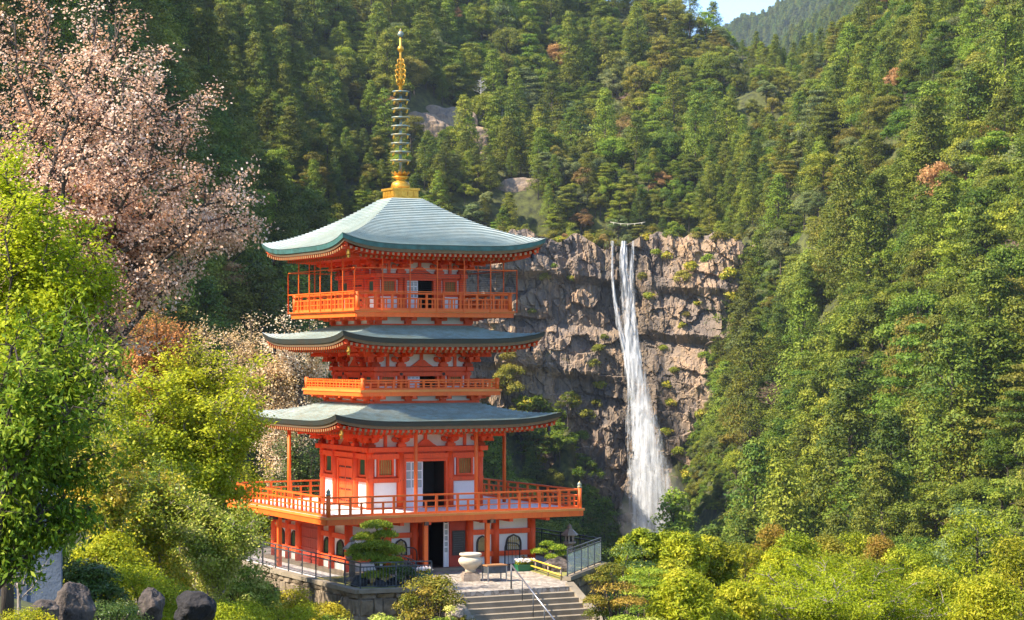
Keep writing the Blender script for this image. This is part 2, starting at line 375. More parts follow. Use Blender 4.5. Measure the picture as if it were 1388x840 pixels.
for q in ((930, 18, 985), (965, 36, 985), (1000, 46, 975), (1040, 108, 930), (1080, 134, 880), (900, 0, 990), (1120, 132, 860), (1150, 122, 840)): cv(*q, 9)
for x in (-60, 0, 40, 80, 110): cp(x, 1060, 110)
for x in (60, 90, 120, 150, 200): cp(x, 1150, 60)
cp(150, 900, 150); cp(220, 800, 190); cp(260, 650, 190); cp(260, 480, 130); cp(240, 350, 80); cp(200, 300, 30)
cp(-100, 1060, 220); cp(-60, 1060, 190)
# below the falls
for x in (10, 25, 40, 52): cp(x, 742, -64)
for x in (10, 30, 50): cp(x, 700, -70)
# left-hand wall: a steep spur that keeps the sun off the ravine beside it
for y, up_ in ((330, 0), (430, 6), (530, 20), (620, 8), (700, -40)):
    k = (y - 330) / 370
    x0 = -26 - 26 * k
    for dx, z in ((0, -36 + 62 * k), (-24, 0 + 65 * k), (-48, 40 + 65 * k + up_ * .3), (-74, 78 + 65 * k + up_ * .7), (-104, 112 + 62 * k + up_), (-150, 135 + 50 * k + up_)):
        cp(x0 + dx, y, z - (44 if y == 700 else 26 if y == 620 else 0) * (dx < -20))
# wooded aprons left and right of the falls
for q in ((1000, 560, 726), (990, 620, 722), (975, 690, 716), (1006, 470, 731), (1010, 400, 736), (1012, 340, 742)): cv(*q, 4)
for q in ((770, 585, 736), (700, 560, 735), (740, 640, 726), (680, 640, 722), (650, 540, 738), (600, 540, 738), (600, 660, 715)): cv(*q, 5)
cp(-200, 260, 120); cp(-140, 240, 60); cp(-80, 260, 2); cp(-60, 800, 90); cp(-90, 820, 130); cp(-140, 820, 170); cp(-200, 800, 190); cp(-230, 600, 180); cp(-230, 950, 230); cp(-95, 900, 170)
ctrl = np.array(ctrl)
def _solve():
    p = ctrl[:, :2]; n = len(p)
    d = np.sqrt(((p[:, None] - p[None]) ** 2).sum(-1) + 4.0)
    A = np.zeros((n + 3, n + 3)); A[:n, :n] = d + np.eye(n) * 1.0
    A[:n, n:] = np.c_[np.ones(n), p / 500]; A[n:, :n] = A[:n, n:].T
    b = np.zeros(n + 3); b[:n] = ctrl[:, 2]
    return np.linalg.solve(A, b)
_W = _solve()
def ground(x, y):
    x = np.atleast_1d(np.asarray(x, float)); y = np.atleast_1d(np.asarray(y, float))
    out = np.empty(x.size); xf, yf = x.ravel(), y.ravel(); n = len(ctrl)
    for i in range(0, x.size, 4000):
        X, Y = xf[i:i + 4000], yf[i:i + 4000]
        d = np.sqrt((X[:, None] - ctrl[None, :, 0]) ** 2 + (Y[:, None] - ctrl[None, :, 1]) ** 2 + 4.0)
        out[i:i + 4000] = d @ _W[:n] + _W[n] + _W[n + 1] * X / 500 + _W[n + 2] * Y / 500
    return out.reshape(x.shape)
def g1(x, y): return float(ground([x], [y])[0])

def grid_mesh(name, X, Y, Z, mats, smooth=True):
    ny, nx = X.shape
    v = np.c_[X.ravel(), Y.ravel(), Z.ravel()]
    i = np.arange(ny * nx).reshape(ny, nx)
    f = np.stack([i[:-1, :-1], i[:-1, 1:], i[1:, 1:], i[1:, :-1]], -1).reshape(-1, 4)
    me = bpy.data.meshes.new(name); me.from_pydata(v.tolist(), [], f.tolist())
    for m in mats: me.materials.append(m)
    me.polygons.foreach_set('use_smooth', [smooth] * len(me.polygons)); me.update()
    o = bpy.data.objects.new(name, me); COL.objects.link(o); return o

ys = np.concatenate([np.arange(-60, 190, 2.5), np.arange(190, 1200, 6.0)])
xs = np.concatenate([np.arange(-330, -45, 7.0), np.arange(-45, 45, 2.5), np.arange(45, 340, 7.0)])
GX, GY = np.meshgrid(xs, ys); GZ = ground(GX, GY) + 0.18 * fbm(GX / 3, GY / 3, 0, 5, 3)
ter = grid_mesh('ground', GX, GY, GZ, [M['soil']]); tag(ter, 'green brown hillside ground beneath the trees and shrubs', 'ground', kind='structure')

# far ridges behind the notch of the skyline
def far_hill(name, x0, x1, y0, ridge, label):
    n = 150
    xx = np.linspace(x0, x1, n); k = np.linspace(-1, 1, 60)
    XX, KK = np.meshgrid(xx, k)
    top = np.interp(xx, [r[0] for r in ridge], [r[1] for r in ridge])
    ZZ = top[None, :] * (1 - np.abs(KK) ** 1.3) - 150 * np.abs(KK) + 18 * fbm(XX / 160, KK * 3, 0, 9, 3) * (1 - np.abs(KK))
    YY = y0 + KK * 700
    o = grid_mesh(name, XX, YY, ZZ, [M['far_green']]); return tag(o, label, 'hill', kind='structure'), XX, YY, ZZ
M['far_green'] = simple('far_forest', (0.025, 0.05, 0.022), (0.014, 0.03, 0.016), 0.02, 1.0, detail=6)
def ridge_pts(Y, uv): return [((u - 694) / FPX * Y, CAMZ + (VH - v) / FPX * Y) for u, v in uv]
hillA = far_hill('hill', -600, 1500, 3400, ridge_pts(3400, [(600, 300), (960, 60), (1010, 30), (1060, 8), (1110, -15), (1300, -30), (1500, 30)]), 'distant blue green forested ridge rising in the notch of the skyline')
hillB = far_hill('hill', -100, 1300, 2300, ridge_pts(2300, [(700, 400), (1000, 120), (1070, 52), (1110, 27), (1160, 4), (1230, -12), (1290, -40), (1500, -20)]), 'nearer green forested shoulder in front of the distant ridge')

# ------------------------------------------------------------------ the rock wall behind the waterfall
def cliff_y(X):
    return 752 - 0.0022 * (X - 20) ** 2 + 3.0 * np.sin(X / 17.0)
nx, nz = 420, 380
cx = np.linspace(-62, 84, nx); cz = np.linspace(-72, 58, nz)
CX, CZ = np.meshgrid(cx, cz)
def cells(x, z, sx, sz, seed):
    """blocky offsets: the value of the nearest jittered seed point"""
    gx, gz = x / sx, z / sz; ix, iz = np.floor(gx).astype(np.int64), np.floor(gz).astype(np.int64)
    best = np.full(x.shape, 9e9); val = np.zeros(x.shape); tilt = np.zeros(x.shape)
    for a in (-1, 0, 1):
        for b in (-1, 0, 1):
            jx, jz = ix + a, iz + b
            px = jx + _hash(jx, jz, jx * 0, seed); pz = jz + _hash(jx, jz, jx * 0, seed + 1)
            d = np.maximum(np.abs(gx - px), np.abs(gz - pz)) + 0.3 * np.hypot(gx - px, gz - pz)
            m = d < best; best = np.where(m, d, best)
            h = _hash(jx, jz, jx * 0, seed + 2)
            val = np.where(m, h, val)
            tilt = np.where(m, (gx - px) * (_hash(jx, jz, jx * 0, seed + 3) - .5) + (gz - pz) * (_hash(jx, jz, jx * 0, seed + 4) - .5), tilt)
    return val + tilt * 0.9
wx = CX + 0.9 * fbm(CX / 12, CZ / 12, 0, 31, 2); wz = CZ + 1.1 * fbm(CX / 14, CZ / 9, 0, 41, 2) + 0.10 * (CX - 40)
# broad form by height: positive leans out towards the camera
fz = [-72, -50, -30, -10, -1, 2, 8, 15, 18, 24, 31, 34, 47, 51, 58]
prof_l = [7, 6.0, 5.5, 4.6, 3.4, 6.6, 7.2, 6.0, 3.4, 4.2, 3.6, 7.8, 7.4, 6.0, 0]
prof_r = [4, 3.0, 2.5, 3.5, 4.0, 4.5, 3.5, 2.8, 7.8, 7.2, 6.0, 8.5, 6.0, 5.0, 0]
sl = np.clip((CX - 36) / 10, 0, 1); sl = sl * sl * (3 - 2 * sl)
form = np.interp(wz, fz, prof_l) * (1 - sl) + np.interp(wz, fz, prof_r) * sl
notch = np.exp(-((CX - 41.5) / 5.5) ** 2)                 # the chute the water falls down
form = form * (1 - 0.55 * notch) + 1.2 * notch
c8, c3, c1 = cells(wx, wz, 9.5, 8.0, 3), cells(wx + .25 * wz, wz, 3.6, 4.4, 7), cells(wx, wz, 1.5, 2.6, 13)
off = form + 4.2 * (c8 - .5) + 1.5 * (c3 - .5) + 0.5 * (c1 - .5)
off += 1.9 * (cells(CX + .15 * CZ, CZ, 1.9, 11.0, 91) - .5) * np.clip((CZ - 14) / 10, .35, 1)
off += 1.0 * fbm(CX / 16, CZ / 22, 0, 51, 2) + 0.16 * fbm(CX / 1.6, CZ / 2.4, 0, 61, 3)
col_w = np.clip((-8 - CZ) / 10, 0, 1) * np.clip((50 - CX) / 10, 0, 1)    # columnar lower part
off += col_w * 1.5 * (cells(CX + 1.2 * fbm(CX / 6, CZ / 9, 0, 77, 3), CZ, 1.8, 5.5, 23) - .5)
off = off * np.clip((92 - CX) / 18, .1, 1) - np.clip((CX - 70) / 14, 0, 1) * 5
crest = 50.5 + 4.5 * fbm(CX / 11, 0 * CX, 0, 71, 3) - 2.5 * notch + np.clip((CX - 62) / 20, 0, 1) * -6 - np.clip((-5 - CX) / 30, 0, 1) * (-6)
ZZ = np.minimum(CZ, crest)
over = np.maximum(CZ - crest, 0)
CY = cliff_y(CX) - off + over * 1.9 + np.clip(np.abs(CX - 17) - 66, 0, 20) * 1.2
cl = grid_mesh('cliff', CX, CY, ZZ, [M['rock']], smooth=False); tag(cl, 'tan and grey fractured rock cliff behind the waterfall', 'cliff', kind='structure')
ba = cl.data.attributes.new('blk', 'FLOAT', 'POINT'); ba.data.foreach_set('value', np.clip(.5 + .5 * (c8 - .5) + .7 * (c3 - .5) + .3 * (c1 - .5), 0, 1).ravel().astype(np.float32))
wcx = np.interp(CZ, [-72, -20, 10, 49], [48, 45, 41, 39.5]); ww = np.interp(CZ, [-72, 0, 49], [17, 11, 6.5])
wa = cl.data.attributes.new('wet', 'FLOAT', 'POINT'); wa.data.foreach_set('value', (.85 * np.exp(-((CX - wcx + 1.5) / ww) ** 2)).ravel().astype(np.float32))
def cliff_front(X, z):
    i = int(np.clip(np.searchsorted(cx, X), 0, nx - 1)); j = int(np.clip(np.searchsorted(cz, z), 0, nz - 1))
    return float(CY[j, i])

# ------------------------------------------------------------------ waterfall: rounded falling sheets in front of the rock
def stream(rows, seed, dens):
    """rows: (z, centre x, half width); a half-round sheet of water"""
    n = 90; m = 26
    zt = [r[0] for r in rows]
    zz = np.linspace(zt[0], zt[-1], n); kk = np.linspace(-1, 1, m)
    o = np.argsort(zt)
    c = np.interp(zz, np.array(zt)[o], np.array([r[1] for r in rows])[o]); hw = np.interp(zz, np.array(zt)[o], np.array([r[2] for r in rows])[o])
    K, Zg = np.meshgrid(kk, zz)
    X = c[:, None] + hw[:, None] * K + 0.25 * fbm(K * 3, Zg / 5, 0, seed, 3)
    fall = (zz[0] - zz) / (zz[0] - zz[-1])
    Y = base_y - 1.5 - 3.5 * fall[:, None] - np.sqrt(np.maximum(0, 1 - K ** 2)) * (0.5 + hw[:, None] * 0.35) + 0.35 * fbm(K * 4, Zg / 2.5, 0, seed + 5, 3)
    tint = dens - 0.42 * np.abs(K) ** 2.2 - 0.06 * fall[:, None]
    return X, Y, Zg, tint
base_y = 746.0
V, Fc, T = [], [], []
def zv(v, Y=742): return CAMZ + (VH - v) / FPX * Y
def xu(u, Y=742): return (u - 694) / FPX * Y
for rows, seed, dens in (
    ([(326, 846, 5), (345, 846, 7), (400, 849, 11), (470, 856, 16), (540, 866, 23), (600, 875, 32), (660, 880, 41), (760, 882, 50)], 3, 0.22),
    ([(326, 858, 3), (360, 857, 4), (400, 857, 6), (450, 859, 9), (520, 867, 17), (600, 880, 30), (760, 888, 42)], 9, 0.15),
    ([(326, 830, 2.4), (370, 830, 3.4), (400, 833, 4), (440, 839, 5), (480, 848, 6), (540, 858, 8), (640, 868, 17), (760, 868, 26)], 15, 0.20),
    ([(560, 872, 10), (620, 890, 26), (760, 900, 44)], 21, 0.09)):
    rw = [(zv(v), xu(u), hw * 742 / FPX) for v, u, hw in rows]
    X, Y, Zg, tn = stream(rw, seed, dens)
    Y = Y - seed * 0.06
    n0 = len(V); ny_, nx_ = X.shape
    V += np.c_[X.ravel(), Y.ravel(), Zg.ravel()].tolist()
    i = np.arange(ny_ * nx_).reshape(ny_, nx_) + n0
    Fc += np.stack([i[:-1, :-1], i[:-1, 1:], i[1:, 1:], i[1:, :-1]], -1).reshape(-1, 4).tolist()
    T += tn.ravel().tolist()
me = bpy.data.meshes.new('waterfall'); me.from_pydata(V, [], Fc); me.materials.append(M['water'])
a = me.attributes.new('tint', 'FLOAT', 'POINT'); a.data.foreach_set('value', T)
me.polygons.foreach_set('use_smooth', [True] * len(Fc)); me.update()
wf = bpy.data.objects.new('waterfall', me); COL.objects.link(wf); tag(wf, 'tall white waterfall plunging down the rock cliff', 'waterfall', kind='structure')
ms_ = MB(); ms_.lathe([(.3, -15), (8, -13), (12, -6), (12.5, 0), (10, 9), (5, 18), (.3, 24)], (0, 0, 0), 24)
mist = ms_.build('mist', [], loc=(48, 733, -44)); mist.scale = (1, .5, 1)
mm_ = bpy.data.materials.new('spray'); mm_.use_nodes = True; t = mm_.node_tree; t.nodes.clear()
pv = t.nodes.new('ShaderNodeVolumePrincipled'); pv.inputs['Color'].default_value = (.95, .97, 1, 1); pv.inputs['Density'].default_value = .022
oo = t.nodes.new('ShaderNodeOutputMaterial'); t.links.new(pv.outputs[0], oo.inputs['Volume']); mist.data.materials.append(mm_)
tag(mist, 'fine white spray drifting round the foot of the waterfall', 'mist', kind='stuff')
b = MB(); zr = CAMZ + (VH - 301) / FPX * 748
b.tube([(xu(828) + i * (xu(876) - xu(828)) / 10, 747, zr - 0.7 * math.sin(math.pi * i / 10)) for i in range(11)], 0.10, 8)
for i in range(1, 10, 2):
    x = xu(828) + i * (xu(876) - xu(828)) / 10; zz_ = zr - 0.7 * math.sin(math.pi * i / 10)
    b.tube([(x, 747, zz_), (x, 747, zz_ - 0.8)], [0.12, 0.05], 6)
tag(b.build('straw_rope', M['rope']), 'pale straw rope with tassels strung across the gorge above the waterfall', 'rope')
# ------------------------------------------------------------------ the pagoda
pag = empty('pagoda', (PX, PY, 0), PTH, 'vermilion three storey pagoda with pale green copper roofs and golden spire', 'pagoda')
def prt(mb, name, mats, parent=None): return mb.build(name, mats, parent or pag)

def roof_surface(a_in, z_in, a_out, z_mid, lift, p, ncrs, th):
    """four stepped faces; returns top mesh, and functions for the eave height"""
    b = MB(); nu = 36
    us = np.linspace(-1, 1, nu + 1)
    def zt(t, u): return z_in - (z_in - z_mid) * (1 - (1 - t) ** p) + lift * (abs(u) ** 4.5) * t ** 2.2
    def out(t): return a_in + (a_out - a_in) * t
    for k in range(4):
        rows = []
        for c in range(ncrs):
            t0, t1 = c / ncrs, (c + 1) / ncrs
            lip = 0.05
            rows.append([(u * out(t0), out(t0), zt(t0, u) + (0 if c == 0 else -0.0)) for u in us])
            rows.append([(u * (out(t1) + .015), out(t1) + .015, zt(t1, u) + lip) for u in us])
        vs = [fc(k, *q) for r in rows for q in r]; n = nu + 1; fs = []
        for r in range(len(rows) - 1):
            for j in range(nu): fs.append((r * n + j, (r + 1) * n + j, (r + 1) * n + j + 1, r * n + j + 1))
        b.add(vs, [tuple(reversed(f)) for f in fs])
    return b, zt
def roof(sp, a_in, z_in, a_out, z_mid, lift, p, ncrs, w_, roofmat):
    b, zt = roof_surface(a_in, z_in, a_out, z_mid, lift, p, ncrs, .2)
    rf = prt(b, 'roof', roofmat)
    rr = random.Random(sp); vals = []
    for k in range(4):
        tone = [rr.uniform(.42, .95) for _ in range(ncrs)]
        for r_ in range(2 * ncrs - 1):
            for j in range(36): vals.append(0.0 if r_ % 2 else min(1, max(0, tone[r_ // 2] + rr.uniform(-.07, .07))))  # course lips tinted darkest: crevice shadow and drip-edge dirt painted into the colour
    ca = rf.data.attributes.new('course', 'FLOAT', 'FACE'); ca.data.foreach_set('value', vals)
    nu = 36; us = np.linspace(-1, 1, nu + 1)
    # eave bands: copper edge, then a stepped-in tan layer
    e = MB(); e2 = MB()
    for k in range(4):
        for mb, o0, o1, d0, d1 in ((e, a_out + .012, a_out - .03, -.03, .17), (e2, a_out - .07, a_out - .12, .172, .31)):
            top = [fc(k, u * o0, o0, zt(1, u) - d0) for u in us]; bot = [fc(k, u * o1, o1, zt(1, u) - d1) for u in us]
            inn = [fc(k, u * (o1 - .5), o1 - .5, zt(1, u) - d1) for u in us]
            n = nu + 1; vs = top + bot + inn; fs = []
            for j in range(nu):
                fs.append((j, n + j, n + j + 1, j + 1)); fs.append((n + j, 2 * n + j, 2 * n + j + 1, n + j + 1))
            mb.add(vs, fs)
    prt(e, 'eave_edge', M['roof_edge'] if sp == 3 else M['roof_edge_dark'], rf); prt(e2, 'eave_board', M['eave_tan'], rf)
    # rafters in two tiers under a red board
    r = MB()
    zb = zt(1, 0) - .34; nr = int(a_out * 2 / .26)
    def soff(x, o): return zb + lift * (abs(x / a_out) ** 4.5) * max(0, (o - w_) / (a_out - w_)) ** 1.5 + 0.02 * (a_out - o)
    for k in range(4):
        nn = 30
        for i in range(nn):
            xa, xb = -1 + 2 * i / nn, -1 + 2 * (i + 1) / nn
            for (oa, ob) in ((w_ - .05, w_ + (a_out - w_) * .5), (w_ + (a_out - w_) * .5, a_out - .15)):
                q = [(xa * oa, oa), (xb * oa, oa), (xb * ob, ob), (xa * ob, ob)]
                r.add([fc(k, x, o, soff(x, o) + .02) for x, o in q], [(0, 1, 2, 3)], 0)
        for i in range(nr + 1):
            x = -a_out + .2 + (2 * a_out - .4) * i / nr
            for tier, (o1, dz) in enumerate(((a_out - .16, 0.0), (a_out - .85, -.13))):
                o0 = max(w_ + .1, abs(x) + .05)
                if o0 > o1 - .1: continue
                za, zb_ = soff(x, o0) + dz, soff(x, o1) + dz; h = .11; hw = .05
                pts = [(x - hw, o1, zb_ - h), (x + hw, o1, zb_ - h), (x + hw, o0, za - h), (x - hw, o0, za - h),
                       (x - hw, o1, zb_ + .004 * tier), (x + hw, o1, zb_ + .004 * tier), (x + hw, o0, za), (x - hw, o0, za)]
                r.hexa([fc(k, *q) for q in pts], 0)
                r.hexa([fc(k, x + sx * (hw + .004), o1 + so_, zb_ + sz) for sx, so_, sz in ((-1, .022, -h - .004), (1, .022, -h - .004), (1, .003, -h - .004), (-1, .003, -h - .004), (-1, .022, .004), (1, .022, .004), (1, .003, .004), (-1, .003, .004))], 1)
        # corner hip rafter
        for s in (1,):
            c0 = fc(k, w_ * s, w_, soff(w_, w_) - .05); c1 = fc(k, (a_out - .25) * s, a_out - .25, zt(1, 1) - .42)
            r.bar(c0, c1, .16, .2, 0)
    prt(r, 'rafters', [M['vermilion'], M['rafter_end']], rf)
    # wind bells under the corners
    for k in range(4):
        q = fc(k, a_out - .45, a_out - .45, zt(1, 1) - .5)
        bb = MB(); bb.lathe([(.012, 0), (.012, -.10), (.05, -.11), (.075, -.16), (.085, -.34), (.10, -.38)], q, 12)
        bb.box(q[0] - .05, q[0] + .05, q[1] - .006, q[1] + .006, q[2] - .52, q[2] - .4)
        prt(bb, 'wind_bell', M['black_iron'] if k != 3 else M['gold'])
    return zt

def bracket_set(w_, zb, zt_, bays, steps=3, reach=.36):
    dh = (zt_ - zb - .22) / steps
    for k in range(4):
        for x in bays:
            corner = abs(abs(x) - w_) < 1e-3
            if corner and x < 0: continue                 # each corner is built once
            b = MB()
            def one(kk, xx):
                b.fbox(kk, xx - .2, xx + .2, w_ - .2, w_ + .2, zb, zb + .12)
                b.fbox(kk, xx - .15, xx + .15, w_ - .15, w_ + .15, zb - .0 + .12, zb + .2)
                for j in range(steps):
                    z = zb + .2 + j * dh; o = w_ + j * reach
                    b.fbox(kk, xx - .065, xx + .065, w_ - .1, o + reach + .08, z, z + dh * .5)
                    L_ = .42 + .05 * j
                    for s in (-1, 1):                      # lateral arms with upswept ends
                        p = [(xx, o + .06, z), (xx + s * L_ * .7, o + .06, z), (xx + s * L_, o + .06, z + dh * .28), (xx + s * L_, o + .06, z + dh * .52), (xx, o + .06, z + dh * .52)]
                        q = [(a_, o - .06, c_) for a_, _, c_ in p]
                        vs = [fc(kk, *t) for t in p + q]; n = 5
                        b.add(vs, [tuple(range(n)), tuple(range(2 * n - 1, n - 1, -1))] + [(i, i + n, (i + 1) % n + n, (i + 1) % n) for i in range(n)])
                    for dx in (-L_ + .09, 0, L_ - .09):
                        b.fbox(kk, xx + dx - .1, xx + dx + .1, o - .1, o + .1, z + dh * .52, z + dh * .8)
                        b.fbox(kk, xx + dx - .07, xx + dx + .07, o - .07, o + .07, z + dh * .8, z + dh)
                    b.fbox(kk, xx - .1, xx + .1, o + reach - .1, o + reach + .1, z + dh * .52, z + dh * .98)
                # sloping tail lever
                p0 = fc(kk, xx, w_, zb + dh * 2.9); p1 = fc(kk, xx, w_ + reach * 3.4, zb + dh * 2.2)
                b.bar(p0, p1, .11, .13)
            one(k, x)
            if corner:
                one((k + 1) % 4, -x)
                for j in range(steps):
                    z = zb + .2 + j * dh; d = w_ + (j + 1) * reach + .1
                    b.bar(fc(k, w_ - .1, w_ - .1, z + dh * .25), fc(k, d, d, z + dh * .25), .14, dh * .5)
                    b.fbox(k, d - .22, d - .02, d - .22, d - .02, z + dh * .5, z + dh * .98)
            prt(b, 'bracket', M['vermilion'])
    # plaster band with struts between the brackets, purlin ring above
    b = MB()
    for k in range(4):
        b.fbox(k, -w_ + .06, w_ - .06, w_ - .12, w_ - .04, zb, zt_ + .4, 0)
    prt(b, 'plaster_band', M['plaster'])
    b = MB()
    for k in range(4):
        for i in range(len(bays) - 1):
            xm = (bays[i] + bays[i + 1]) / 2
            b.fbox(k, xm - .07, xm + .07, w_ - .03, w_ + .05, zb + .005, zb + (zt_ - zb) * .6)
            b.fbox(k, bays[i] + .2, bays[i + 1] - .2, w_ - .032, w_ + .03, zb + (zt_ - zb) * .6, zb + (zt_ - zb) * .72)
            if i == 1:      # frog-leg strut
                vs = [(xm - .55, w_ + .06, zb + .006), (xm - .35, w_ + .06, zb + .12), (xm - .12, w_ + .06, zb + .3), (xm + .12, w_ + .06, zb + .3), (xm + .35, w_ + .06, zb + .12), (xm + .55, w_ + .06, zb + .006)]
                v2 = [(a_, w_ - .02, c_) for a_, _, c_ in vs]; n = 6
                b.add([fc(k, *t) for t in vs + v2], [tuple(range(n)), tuple(range(2 * n - 1, n - 1, -1))] + [(i_, i_ + n, (i_ + 1) % n + n, (i_ + 1) % n) for i_ in range(n)])
        o = w_ + steps * reach
        b.fbox(k, -o - .35, o + .35, o - .09, o + .09, zt_ - .02, zt_ + .13)
    prt(b, 'strut_work', M['vermilion'])

def railing(a, z0, z1, pitch, name='balcony_railing', finials=False, fill=0):
    b = MB(); H = z1 - z0
    n = max(2, round(2 * a / pitch))
    ext = .0 if finials else .12
    for k in range(4):
        b.fbox(k, -a - ext, a + ext, a - .04, a + .04, z1 - .075, z1)
        b.fbox(k, -a, a, a - .038, a + .038, z0 + H * .62, z0 + H * .62 + .065)
        b.fbox(k, -a, a, a - .035, a + .035, z0 + H * .34, z0 + H * .34 + .04)
        b.fbox(k, -a, a, a - .042, a + .042, z0 + .005, z0 + .10)
        for i in range(n):
            x = -a + 2 * a * i / n
            b.fbox(k, x - .05, x + .05, a - .045, a + .045, z0 + .1, z1 - .075)
            x += a / n
            b.fbox(k, x - .045, x + .045, a - .03, a + .03, z0 + .1, z0 + H * .62)
            if fill:
                for q in range(fill):
                    xx = -a + 2 * a * (i + (q + 1) / (fill + 1)) / n
                    b.fbox(k, xx - .025, xx + .025, a - .02, a + .02, z0 + .1, z0 + H * .62)
    r = prt(b, name, M['orange_rail'])
    for k in range(4):
        x, y, _ = fc(k, a, a, 0)
        p = MB(); p.lathe([(.10, z0 - .05), (.10, z1 + .06)], (x, y, 0), 12)
        prt(p, 'corner_post', M['orange_rail'], r)
        if finials:
            p = MB(); p.lathe([(.11, z1 + .06), (.11, z1 + .12), (.07, z1 + .14), (.10, z1 + .19), (.095, z1 + .25), (.03, z1 + .33), (.008, z1 + .37)], (x, y, 0), 12)
            prt(p, 'finial', M['teal_bronze'], r)
    return r

def deck(a, z, th, inner):
    b = MB()
    for k in range(4):
        b.fbox(k, -a, a - .0, inner, a, z - .08, z, 0) if False else None
    b.box(-a, a, -a, a, z - .07, z, 0)
    d = prt(b, 'balcony_floor', M['plaster'])
    b = MB(); c = MB()
    for k in range(4):
        b.fbox(k, -a - .06, a + .0, a + .0, a + .06, z - .10, z + .005)
        c.fbox(k, -a + .02, a - .04, a - .04, a + .02, z - th, z - .103)
    prt(b, 'floor_edge', M['ochre_edge'], d); prt(c, 'edge_beam', M['orange_rail'], d)
    return d

def columns(pos, w_, z0, z1, r):
    for k in range(4):
        for x in pos[1:]:
            q = fc(k, x, w_, 0)
            b = MB(); b.lathe([(r, z0), (r, z1)], q, 16)
            prt(b, 'column', M['vermilion'])

def stud(k, x, o_, z, parent):
    c = MB()
    q = [fc(k, x + .075 * math.cos(t * math.pi / 4), o_ + dz, z + .075 * math.sin(t * math.pi / 4)) for dz in (0, .035) for t in range(8)]
    c.add(q, [(i, (i + 1) % 8, (i + 1) % 8 + 8, i + 8) for i in range(8)] + [tuple(range(8, 16))])
    prt(c, 'nail_cover', M['dark_wood'], parent)
def beam_ring(name, w_, z0, z1, proud, ext, studs=None):
    b = MB()
    for k in range(4):
        e = ext + (.004 if k % 2 else 0); pr = proud + (.003 if k % 2 else 0)
        b.fbox(k, -w_ - e, w_ + e, w_ - .12, w_ + pr, z0 + (.003 if k % 2 else 0), z1 - (.003 if k % 2 else 0))
    o = prt(b, name, M['vermilion'])
    if studs:
        for k in range(4):
            for x in studs: stud(k, x, w_ + proud + .001, (z0 + z1) / 2, o)
    return o

def lattice_window(k, xm, w_, wd, z0, z1, front):
    b = MB(); fo = w_ - .02
    b.fbox(k, xm - wd / 2 - .09, xm - wd / 2, fo - .05, fo + .08, z0 - .08, z1 + .08); b.fbox(k, xm + wd / 2, xm + wd / 2 + .09, fo - .05, fo + .08, z0 - .08, z1 + .08)
    b.fbox(k, xm - wd / 2, xm + wd / 2, fo - .05, fo + .08, z0 - .08, z0); b.fbox(k, xm - wd / 2, xm + wd / 2, fo - .05, fo + .08, z1, z1 + .08)
    fr = prt(b, 'window', M['vermilion'])
    b = MB(); n = max(5, int(wd / .085))
    for i in range(n):
        x = xm - wd / 2 + wd * (i + .5) / n
        b.hexa([fc(k, *q) for q in ((x - .028, fo - .0, z0 + .004), (x, fo + .045, z0 + .004), (x + .028, fo, z0 + .004), (x, fo - .03, z0 + .004), (x - .028, fo, z1 - .004), (x, fo + .045, z1 - .004), (x + .028, fo, z1 - .004), (x, fo - .03, z1 - .004))])
    prt(b, 'window_bars', M['bamboo'] if front else M['louvre_green'], fr)
    b = MB(); b.fbox(k, xm - wd / 2, xm + wd / 2, fo - .09, fo - .055, z0, z1)
    prt(b, 'window_back', M['louvre_green'], fr)

def red_door(k, w_, hw, z0, z1):
    b = MB()
    for s in (-1, 1):
        b.fbox(k, min(s * .012, s * hw), max(s * .012, s * hw), w_ - .06, w_ + .03, z0, z1)
    b.fbox(k, -hw - .14, -hw - .002, w_ - .06, w_ + .08, z0, z1 + .12); b.fbox(k, hw + .002, hw + .14, w_ - .06, w_ + .08, z0, z1 + .12); b.fbox(k, -hw, hw, w_ - .06, w_ + .08, z1 + .002, z1 + .12)
    d = prt(b, 'door', M['vermilion'])
    c = MB()
    for i in range(4):
        z = z0 + (z1 - z0) * (.12 + .25 * i)
        for s in (-1, 1):
            for t in range(4):
                x = s * hw * (.18 + .22 * t)
                c.fbox(k, x - .035, x + .035, w_ + .031, w_ + .06, z - .035, z + .035)
    prt(c, 'door_stud', M['dark_wood'], d)

def open_door(k, w_, hw, z0, z1, panel_side=1):
    """white glazed leaf slid to one side, dark room seen through the other, red leaf folded back"""
    b = MB()
    b.fbox(k, -hw - .12, -hw, w_ - .1, w_ + .09, z0, z1 + .12); b.fbox(k, hw, hw + .12, w_ - .1, w_ + .09, z0, z1 + .12); b.fbox(k, -hw, hw, w_ - .1, w_ + .09, z1, z1 + .12)
    d = prt(b, 'doorway', M['vermilion'])
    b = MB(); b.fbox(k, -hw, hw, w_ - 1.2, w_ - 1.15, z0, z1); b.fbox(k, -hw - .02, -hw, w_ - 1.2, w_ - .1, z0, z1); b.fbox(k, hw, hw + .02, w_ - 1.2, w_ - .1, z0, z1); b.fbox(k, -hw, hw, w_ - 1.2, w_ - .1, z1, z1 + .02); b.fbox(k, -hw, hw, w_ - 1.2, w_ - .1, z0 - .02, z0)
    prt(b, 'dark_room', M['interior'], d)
    b = MB(); x0, x1 = -hw, -hw * .12; h = z1 - z0; zm = z0 + h * .42
    b.fbox(k, x0, x1, w_ - .05, w_ - .02, z0, zm)
    for i in range(4):
        x = x0 + (x1 - x0 - .05) * i / 3; b.fbox(k, x, x + .05, w_ - .05, w_ - .01, zm, z1)
    for i in range(4):
        z = zm + (z1 - zm - .05) * i / 3; b.fbox(k, x0, x1, w_ - .048, w_ - .012, z, z + .05)
    lf = prt(b, 'sliding_door', M['white_paint'], d)
    b = MB(); b.fbox(k, x0, x1, w_ - .044, w_ - .036, zm, z1)
    prt(b, 'door_glass', M['glass'], lf)

